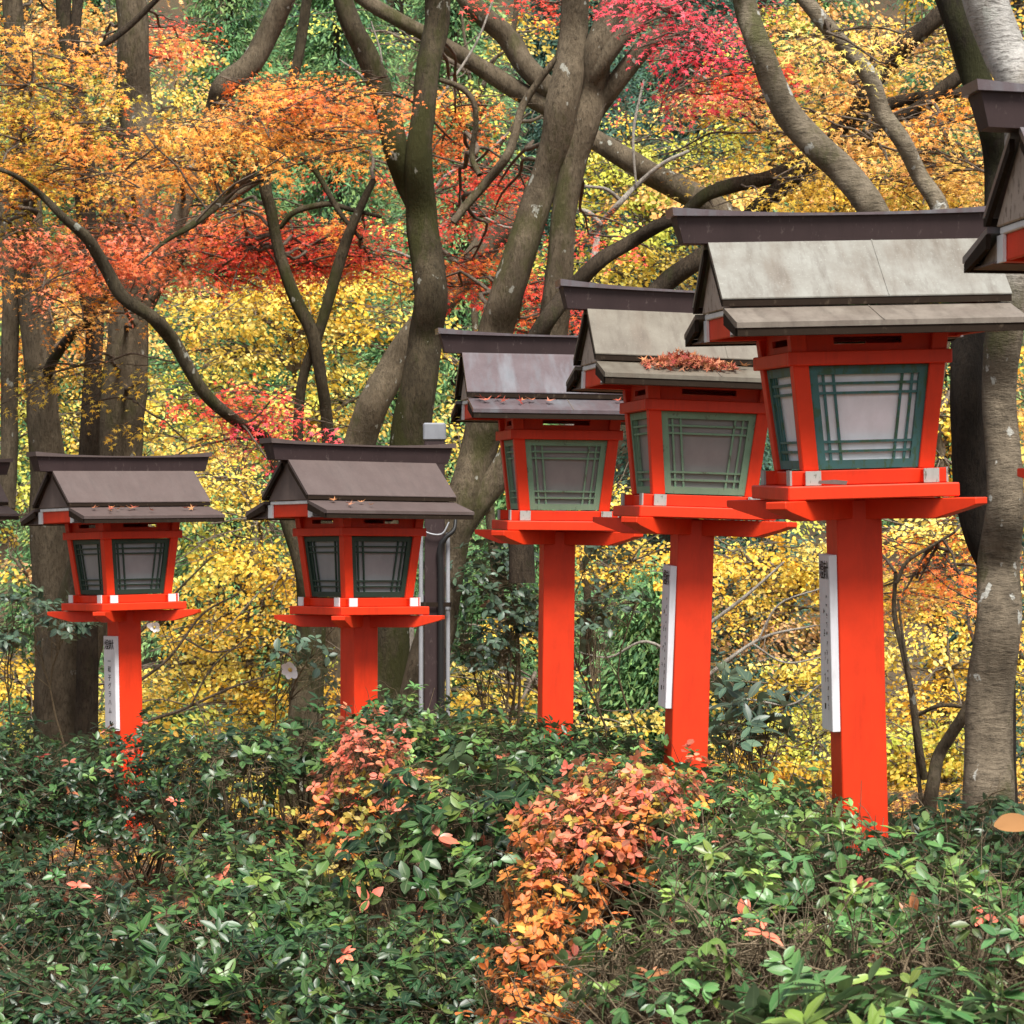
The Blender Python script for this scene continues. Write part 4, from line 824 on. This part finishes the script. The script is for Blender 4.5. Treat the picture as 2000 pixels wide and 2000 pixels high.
CON = [(430, -260, 24, 260, 16000, 'conifer', 'green cedar beyond the upper left maple leaves'), (640, -320, 27, 280, 16000, 'conifer', 'green cedar standing behind the forked tree'), (860, -300, 23, 240, 16000, 'conifer', 'tall cedar behind the slanting grey trunk'),
       (1080, -300, 28, 280, 15000, 'conifer_blue', 'bluish dark cedar behind the twin-trunked maple'), (1320, -340, 25, 270, 15000, 'conifer_blue', 'blue-dark cedar behind the crimson sprays'), (1540, -300, 27, 260, 12000, 'conifer', 'cedar hidden behind the upper right branches'), (1800, -320, 26, 270, 12000, 'conifer', 'cedar behind the white-mottled tree'),
       (180, -300, 27, 270, 12000, 'conifer', 'cedar behind the stout trunk at the left'), (-80, -300, 26, 260, 9000, 'conifer', 'cedar at the far left edge of the slope'), (740, 560, 19, 240, 9000, 'conifer', 'low cedar in the dip between the forked tree and the slender maple'), (1000, 700, 18.5, 230, 9000, 'conifer', 'low cedar behind the purple-roofed lantern'),
       (1230, 1080, 13.0, 190, 8000, 'conifer', 'small bushy green conifer low between the middle lantern posts'), (1420, 900, 18, 230, 7000, 'conifer_blue', 'low dark cedar behind the second lantern'), (560, 1050, 17, 240, 6000, 'conifer', 'low dark cedar behind the lantern by the utility post'), (1880, 900, 19, 240, 6000, 'conifer_blue', 'dark cedar low at the right edge'), (100, 900, 18, 240, 6000, 'conifer', 'dark cedar low at the left edge'),
       (320, 1260, 15.5, 170, 4000, 'conifer', 'small conifer low right of the katakana-plaque post'), (910, 1060, 16, 180, 6000, 'conifer', 'small conifer behind the camellia bush')]
for x, yt_, d, hwp, n, pn, lab in CON: conifer(lab, x, yt_, d, hwp, n, pn)
# second rank higher up, closing the view to the sky
for k, x in enumerate((-300, 20, 330, 560, 760, 980, 1200, 1440, 1680, 1920, 2200)):
    conifer('distant cedar high on the slope, part of the dark backdrop of conifers', x, None, 30 + 3.5 * (k % 3), 300, 8000, 'conifer_blue' if k % 2 else 'conifer')
# ------------------------------------------------------------------ the hedge: separate azalea shrubs, each whorls of leaves on a frame of stems
def shrub(label, lumps, tp, lsize, palette, name='azalea_shrub', cat='shrub', group='shrubs of the hedge in front of the lanterns', m='gloss', whorl=(5, 8), density=170, shell=.45, spread=(50, 95), up=.75, nstem=22, accents=(), stemm='stem', bare=.12, surf=22, surfm=False, lean=0, paln=None, stem_r=.0065, jit=.14):
    """lumps: (x, y, d, rx, ry, rz) centre in the photograph at distance d, radii in metres"""
    Cs = np.array([W(l[0], l[1], l[2]) for l in lumps]); Rs = np.array([(l[3], l[4] * 1.35, l[5]) for l in lumps])
    cx, cy = Cs[:, 0].mean(), Cs[:, 1].mean(); base = np.array([cx, cy, float(ground_z(cx, cy))])
    root = empty(name, base); tag(root, label, cat, group)
    lb, sb, tb2 = Buf(), Buf(), Buf(); pts, dirs = [], []
    for c, r in zip(Cs, Rs):
        area = 4 * np.pi * ((r[0] * r[1]) ** 1.6 / 3 + (r[0] * r[2]) ** 1.6 / 3 + (r[1] * r[2]) ** 1.6 / 3) ** (1 / 1.6)
        n = int(area * density); u = unit(rng.normal(0, 1, (n, 3))); u = u[u[:, 2] > -.55]
        k = 1 - shell * rng.random(len(u)) ** 1.8 + rng.normal(0, .05, len(u))
        k *= 1 + .12 * np.sin(5 * u[:, 0] + c[0] * 9) * np.cos(4 * u[:, 2] + c[1] * 7) + .07 * np.sin(11 * u[:, 1] + 7 * u[:, 2])
        p = c + u * r * k[:, None] + rng.normal(0, jit * .3, (len(u), 3)); g = ground_z(p[:, 0], p[:, 1])
        ok = p[:, 2] > g + .03; pts.append(p[ok]); dirs.append(u[ok])
    P = np.vstack(pts); Dn = np.vstack(dirs)
    # stems: from the root to branch nodes inside, then a twig to every whorl
    nodes, roots = [], []
    for k in range(nstem * len(lumps)):
        i = k % len(lumps); c, r = Cs[i], Rs[i]
        a = rng.uniform(0, 6.28); q = rng.uniform(.0, .45) ; g0 = np.array([c[0] + math.cos(a) * r[0] * q * .6, c[1] + math.sin(a) * r[1] * q * .6, 0]); g0[2] = float(ground_z(g0[0], g0[1])) - .03
        if lean: g0 = base + np.array([rng.normal(0, .1), .25, -.03])
        e = c + unit(rng.normal(0, 1, 3) + [0, 0, .5]) * r * rng.uniform(.35, .72)
        mid = g0 * .45 + e * .55 + rng.normal(0, .06, 3); mid[2] = min(mid[2], e[2])
        PP, rr = tube(sb, np.array([g0, g0 * .7 + mid * .3 + rng.normal(0, .03 + .15 * lean, 3), mid + rng.normal(0, .2, 3) * lean, e]), np.array([1, .85, .6, .35]) * stem_r * rng.uniform(.7, 1.5), 5, 0, 3)
        nodes.append(PP[3:])
    nodes = np.vstack(nodes)
    n = len(P)
    axis = unit(Dn * .7 + np.array([0, 0, up]) + rng.normal(0, .30, (n, 3)))
    for k in range(n):
        if rng.random() < .75:
            j = rng.integers(0, len(nodes), 24); j = j[np.argmin(np.linalg.norm(nodes[j] - P[k], axis=1))]
            if np.linalg.norm(nodes[j] - P[k]) < .45: twig_to(sb, nodes[j], P[k], .0028, .0014, 4, -.05, 3)
    for k in range(surf * len(lumps)):                   # thin bare twigs winding through the outer leaves
        j = rng.integers(0, len(nodes)); q = rng.integers(0, n, 12); q = q[np.argmin(np.linalg.norm(P[q] - nodes[j], axis=1))]
        if np.linalg.norm(P[q] - nodes[j]) > .5: continue
        e = P[q] + axis[q] * rng.uniform(.0, .05) + rng.normal(0, .03, 3); Q = twig_to(tb2, nodes[j], e, .0042, .0018, 5, rng.uniform(-.1, .2), 4)
        for z_ in range(2): twig_to(tb2, Q[rng.integers(2, len(Q))], e + rng.normal(0, .07, 3), .0020, .0010, 4, .05, 3)
    isbare = rng.random(n) < bare; P, axis = P[~isbare], axis[~isbare]; n = len(P)
    nl = rng.integers(whorl[0], whorl[1] + 1, n)
    # colour of a whorl: mostly its shrub's palette, with patches and stray autumn whorls
    sel = paln(P) if paln is not None else None
    names = np.array([palette] * n, dtype=object)
    if sel is not None: names = sel
    for pname, frac in accents: names[rng.random(n) < frac] = pname
    wcol = np.zeros((n, 3))
    for nm in set(names): q = names == nm; wcol[q] = pal(nm, int(q.sum()))
    wcol *= np.clip(rng.normal(1, .16, (n, 1)), .6, 1.5)
    idx = np.repeat(np.arange(n), nl); m_ = len(idx); ax = axis[idx]
    e1 = unit(np.cross(ax, np.array([.31, .9, .27]))); e2 = np.cross(ax, e1); ang = rng.uniform(0, 6.283, m_)
    rad = np.cos(ang)[:, None] * e1 + np.sin(ang)[:, None] * e2
    th = np.radians(rng.uniform(*spread, m_))[:, None]
    D = ax * np.cos(th) + rad * np.sin(th) + rng.normal(0, .12, (m_, 3)); D[:, 2] -= .12
    Nn = ax * np.sin(th) - rad * np.cos(th) + rng.normal(0, .16, (m_, 3))
    C = P[idx] + ax * rng.uniform(-.014, .006, (m_, 1)) + rad * .003
    tint = np.clip(wcol[idx] * rng.uniform(.82, 1.2, (m_, 1)) * rng.uniform(.95, 1.05, (m_, 3)), .004, .95)
    leaves(lb, tp, C, D, Nn, lsize * np.clip(rng.normal(1, .2, m_), .5, 1.5), tint)
    for nm, b, mm, s in (('foliage', lb, M[m], False), ('stems', sb, M[stemm], True), ('twigs', tb2, M['stem_tan' if surfm else stemm], True)):
        if b.n == 0: continue
        o = link(nm, b.mesh(nm, s), mm, root); o.matrix_parent_inverse = Matrix.Translation(-Vector(base))
    return root
LP = lambda x, y, d, rx, ry, rz: (x, y, d, rx, ry, rz)
AC = (('azpink', .007), ('dead', .006), ('azlight', .05))
# left
shrub('dark green hedge shrub at the left in front of the katakana-plaque lantern', [LP(70, 1508, 7.4, .55, .5, .36), LP(270, 1512, 7.3, .5, .5, .36), LP(-60, 1512, 7.2, .5, .5, .38)], T_AZ, .042, 'azdark', accents=AC, density=241)
shrub('open leggy camellia between the left hedge shrub and the coral azalea, trunk seen through it', [LP(560, 1425, 7.2, .34, .4, .22), LP(440, 1450, 7.1, .36, .4, .20), LP(420, 1600, 6.9, .34, .4, .16)], T_CAM, .053, 'azdark', name='camellia_shrub', accents=(('azgreen', .3), ('azpink', .015)), density=130, whorl=(3, 6))
shrub('low dark shrub at the lower left corner above the leaf litter', [LP(60, 1720, 5.7, .46, .4, .24), LP(210, 1780, 5.5, .40, .35, .20), LP(-40, 1800, 5.4, .4, .35, .24), LP(90, 1850, 5.2, .4, .25, .10), LP(-20, 1905, 4.9, .34, .25, .10), LP(180, 1925, 4.85, .34, .25, .08)], T_AZ, .043, 'azdark', accents=(('azgreen', .12), ('azpink', .01)), density=199)
shrub('bright-tipped azalea with star-shaped whorls low left of centre', [LP(400, 1780, 5.3, .36, .35, .20), LP(500, 1850, 5.1, .34, .3, .16), LP(330, 1880, 5.0, .30, .3, .10)], T_RHO, .058, 'azdark', accents=(('azgreen', .35),), density=125, whorl=(6, 9))
shrub('glossy green shrub with low arching stems left of the coral azalea', [LP(520, 1690, 5.6, .26, .35, .13), LP(600, 1740, 5.5, .2, .3, .13), LP(440, 1660, 5.8, .25, .3, .1)], T_CAM, .048, 'azgreen', accents=(('azpink', .01),), density=178, bare=.05)
# two-tone autumn azaleas
def two_tone(P):
    t = smooth(P[:, 2] + rng.normal(0, .07, len(P)), .42, .80); u = rng.random(len(P))
    return np.where(u < t, 'azpink', np.where(rng.random(len(P)) < .35, 'azorange', 'azolive')).astype(object)
shrub('coral-topped azalea turning olive below, in front of the lantern by the utility post', [LP(690, 1450, 6.2, .19, .3, .20), LP(660, 1560, 6.1, .17, .28, .18), LP(650, 1650, 6.0, .13, .25, .14), LP(760, 1520, 6.3, .16, .25, .2)], T_AZB, .031, 'azorange', m='azalea', accents=(('azgreen', .08),), density=390, paln=two_tone, whorl=(5, 7))
def org(P):
    t = smooth(P[:, 2] + rng.normal(0, .06, len(P)), .55, .78); u = rng.random(len(P))
    return np.where(u < t * .75, 'azpink', 'azorange').astype(object)
shrub('bright orange azalea sweeping down in front of the middle lantern posts', [LP(1190, 1510, 4.75, .24, .3, .10), LP(1090, 1590, 4.65, .19, .28, .14), LP(1050, 1700, 4.5, .15, .25, .14), LP(1010, 1810, 4.35, .12, .2, .12), LP(1000, 1920, 4.2, .11, .2, .1), LP(1170, 1620, 4.7, .13, .2, .12)], T_AZB, .029, 'azorange', m='azalea', accents=(('azgreen', .12), ('azolive', .14), ('dead', .03)), density=660, paln=org, whorl=(5, 7))
# middle greens
shrub('flat-topped green hedge shrub at the foot of the purple-roofed lantern', [LP(750, 1398, 6.9, .34, .45, .20), LP(930, 1430, 6.8, .40, .45, .20), LP(1080, 1460, 6.5, .36, .45, .20), LP(1180, 1470, 6.4, .3, .4, .18)], T_AZ, .042, 'azgreen', accents=AC + (('azdark', .2),), density=251)
shrub('loose dark evergreen with larger leaves at the centre of the hedge', [LP(880, 1560, 5.5, .36, .4, .24), LP(1000, 1540, 5.4, .28, .35, .2), LP(780, 1650, 5.4, .32, .35, .2), LP(960, 1680, 5.2, .24, .3, .18)], T_CAM, .061, 'azgreen', name='evergreen_shrub', accents=(('azdark', .35), ('azpink', .012)), density=115, whorl=(4, 6))
shrub('low green azalea mound at the bottom centre', [LP(740, 1850, 4.9, .34, .35, .22), LP(890, 1840, 4.8, .28, .3, .2), LP(640, 1900, 4.8, .26, .3, .16), LP(830, 1930, 4.6, .3, .25, .14)], T_AZ, .043, 'azgreen', accents=AC + (('azdark', .5),), density=220)
# right foreground
shrub('pale green twiggy azalea in front of the largest lantern post', [LP(1520, 1685, 4.15, .36, .4, .18), LP(1660, 1690, 4.1, .34, .4, .19), LP(1400, 1660, 4.3, .3, .4, .18), LP(1800, 1700, 4.2, .34, .4, .2), LP(1930, 1700, 4.2, .3, .4, .2)], T_AZ, .044, 'azlight', accents=(('azgreen', .3), ('dead', .015), ('azpink', .006)), density=185, nstem=34, bare=.2, surf=140, surfm=True, spread=(45, 90))
shrub('thicket of bare twigs and light leaves at the lower right of the hedge', [LP(1330, 1850, 3.75, .3, .35, .2), LP(1480, 1850, 3.7, .3, .35, .2), LP(1640, 1850, 3.65, .3, .3, .16), LP(1230, 1870, 3.9, .24, .3, .2), LP(1820, 1830, 3.7, .3, .35, .2)], T_AZ, .047, 'azlight', accents=(('azgreen', .35), ('dead', .015), ('azpink', .005)), density=92, nstem=44, bare=.3, surf=170, surfm=True)
shrub('large-leaved rhododendron at the bottom right corner', [LP(1650, 1985, 3.1, .24, .25, .12), LP(1830, 1990, 3.05, .26, .25, .13), LP(1480, 1990, 3.15, .2, .22, .10)], T_RHO, .080, 'azgreen', name='rhododendron', accents=(('azlight', .4),), density=112, whorl=(5, 8), spread=(55, 100))
shrub('green hedge shrub behind the orange azalea, round the second lantern post', [LP(1300, 1530, 5.2, .26, .4, .14), LP(1400, 1550, 5.0, .28, .4, .16), LP(1250, 1560, 5.2, .2, .3, .15), LP(1480, 1590, 4.9, .26, .3, .14)], T_AZ, .038, 'azlight', accents=(('azgreen', .4), ('dead', .01), ('azpink', .006)), density=285)
shrub('dark upright evergreen sprig between the second and largest lantern posts', [LP(1390, 1400, 7.3, .16, .2, .14), LP(1400, 1340, 7.4, .13, .2, .16), LP(1370, 1290, 7.5, .10, .15, .1), LP(1450, 1390, 7.3, .12, .15, .1)], T_RHO, .105, 'camellia', name='evergreen_sprig', group=None, density=55, whorl=(3, 5), nstem=1)
shrub('low dark twiggy bush at the foot of the white-mottled tree', [LP(1800, 1560, 5.6, .24, .25, .08), LP(1890, 1570, 5.5, .2, .25, .1), LP(1720, 1580, 5.6, .16, .2, .08)], T_CAM, .06, 'azdark', name='evergreen_bush', group=None, density=135, whorl=(3, 5), bare=.3)
# camellias behind
shrub('grey-green camellia bush between the utility post and the purple-roofed lantern', [LP(925, 1120, 10.0, .34, .3, .34), LP(900, 1230, 10.0, .28, .3, .2), LP(985, 1180, 10.1, .24, .25, .26), LP(960, 1040, 10.2, .22, .25, .16)], T_CAM, .058, 'camellia', name='camellia_bush', group=None, accents=(('azdark', .2), ('dead', .01)), density=135, whorl=(3, 6), stem_r=.011, nstem=1)
shrub('grey-green camellia sprays right of the purple-roofed lantern post', [LP(1130, 1030, 9.4, .2, .2, .14), LP(1160, 1140, 9.4, .2, .2, .16), LP(1110, 1180, 9.4, .15, .2, .14)], T_CAM, .060, 'camellia', name='camellia_bush', group=None, density=100, whorl=(3, 5), nstem=1, lean=.6, stem_r=.009)
shrub('camellia branch with dark leaves in front of the stout trunk at the left edge', [LP(45, 1140, 9.9, .26, .2, .08), LP(115, 1180, 9.9, .2, .2, .07), LP(0, 1200, 9.9, .18, .2, .08)], T_CAM, .062, 'camellia', name='camellia_bush', group=None, density=110, whorl=(3, 5), nstem=1, lean=.6, stem_r=.01)
shrub('camellia with white flowers low between the two brown-roofed lanterns', [LP(540, 1240, 9.0, .14, .15, .10), LP(600, 1250, 9.0, .12, .15, .10), LP(300, 1170, 9.4, .08, .1, .10)], T_CAM, .066, 'camellia', name='camellia_bush', group=None, density=90, whorl=(3, 5), nstem=1, lean=.6, stem_r=.008)
def flower(x, y, d, r, label):
    p = W(x, y, d); b = Buf(); n = 6
    q = ever_tpl(.40, .05, -.25, **FINE); a = np.arange(n) * 2 * np.pi / n + rng.uniform(0, 1)
    f = unit(np.array([rng.uniform(-.5, .1), -1, rng.uniform(-.4, .2)])); e1 = unit(np.cross(f, [0, 0, 1.])); e2 = np.cross(e1, f)
    rad = np.cos(a)[:, None] * e1 + np.sin(a)[:, None] * e2
    leaves(b, q, np.tile(p, (n, 1)), rad + f * .25, np.tile(f, (n, 1)) - rad * .25, r * rng.uniform(.7, 1.2, n), np.tile([[.86, .84, .84]], (n, 1)))
    rt = link('camellia_flower', b.mesh('camellia_flower'), M['litter']); tag(rt, label, 'flower')
    bm = bmesh.new(); bmesh.ops.create_icosphere(bm, subdivisions=2, radius=r * .2, matrix=Matrix.Translation(Vector(p + f * r * .1)))
    bmobj('stamens', bm, paint('stamen_yellow', (.7, .5, .1)), rt)
flower(548, 1263, 8.8, .066, 'large white camellia flower left of the post of the lantern by the utility post')
flower(292, 1183, 9.2, .044, 'small white camellia flower right of the katakana-plaque lantern post')
def big_leaf():
    p = W(1895, 1545, 4.0); b = Buf(); q = ever_tpl(.36, .03, .25, **FINE)
    leaves(b, q, p[None] - [[.03, 0, .02]], np.array([[1, -.1, .25]]), np.array([[-.2, -.6, .8]]), .11, np.array([[.44, .22, .085]]))
    tag(link('fallen_leaf', b.mesh('fallen_leaf'), M['litter']), 'large peach-coloured dead leaf caught on the hedge at the right edge', 'leaf')
big_leaf()
def rail(label, x0, y0, d0, x1, y1, d1, wpx, m):
    A, B = W(x0, y0, d0), W(x1, y1, d1); b = Buf(); s = np.linspace(0, 1, 9)[:, None]
    tube(b, A * (1 - s) + B * s, np.full(9, wr(wpx, d0) / 2), 12, .05, 2); base = (A + B) / 2; base[2] = ground_z(base[0], base[1])
    root = empty('log_rail', base); tag(root, label, 'fence')
    ps = [link('log', b.mesh('log', True), M[m], root)]
    for t in (.12, .88):
        q = A * (1 - t) + B * t; c = Buf(); g = float(ground_z(q[0], q[1] + .06)); tube(c, [(q[0], q[1] + .06, g - .2), (q[0], q[1] + .06, q[2] + .05)], [.04, .04], 10); ps.append(link('stake', c.mesh('stake', True), M[m], root))
    for o in ps: o.matrix_parent_inverse = Matrix.Translation(-Vector(base))
rail('low log rail half hidden in the hedge at the left', -60, 1645, 6.6, 420, 1755, 6.9, 26, 'bark_dark')
#END
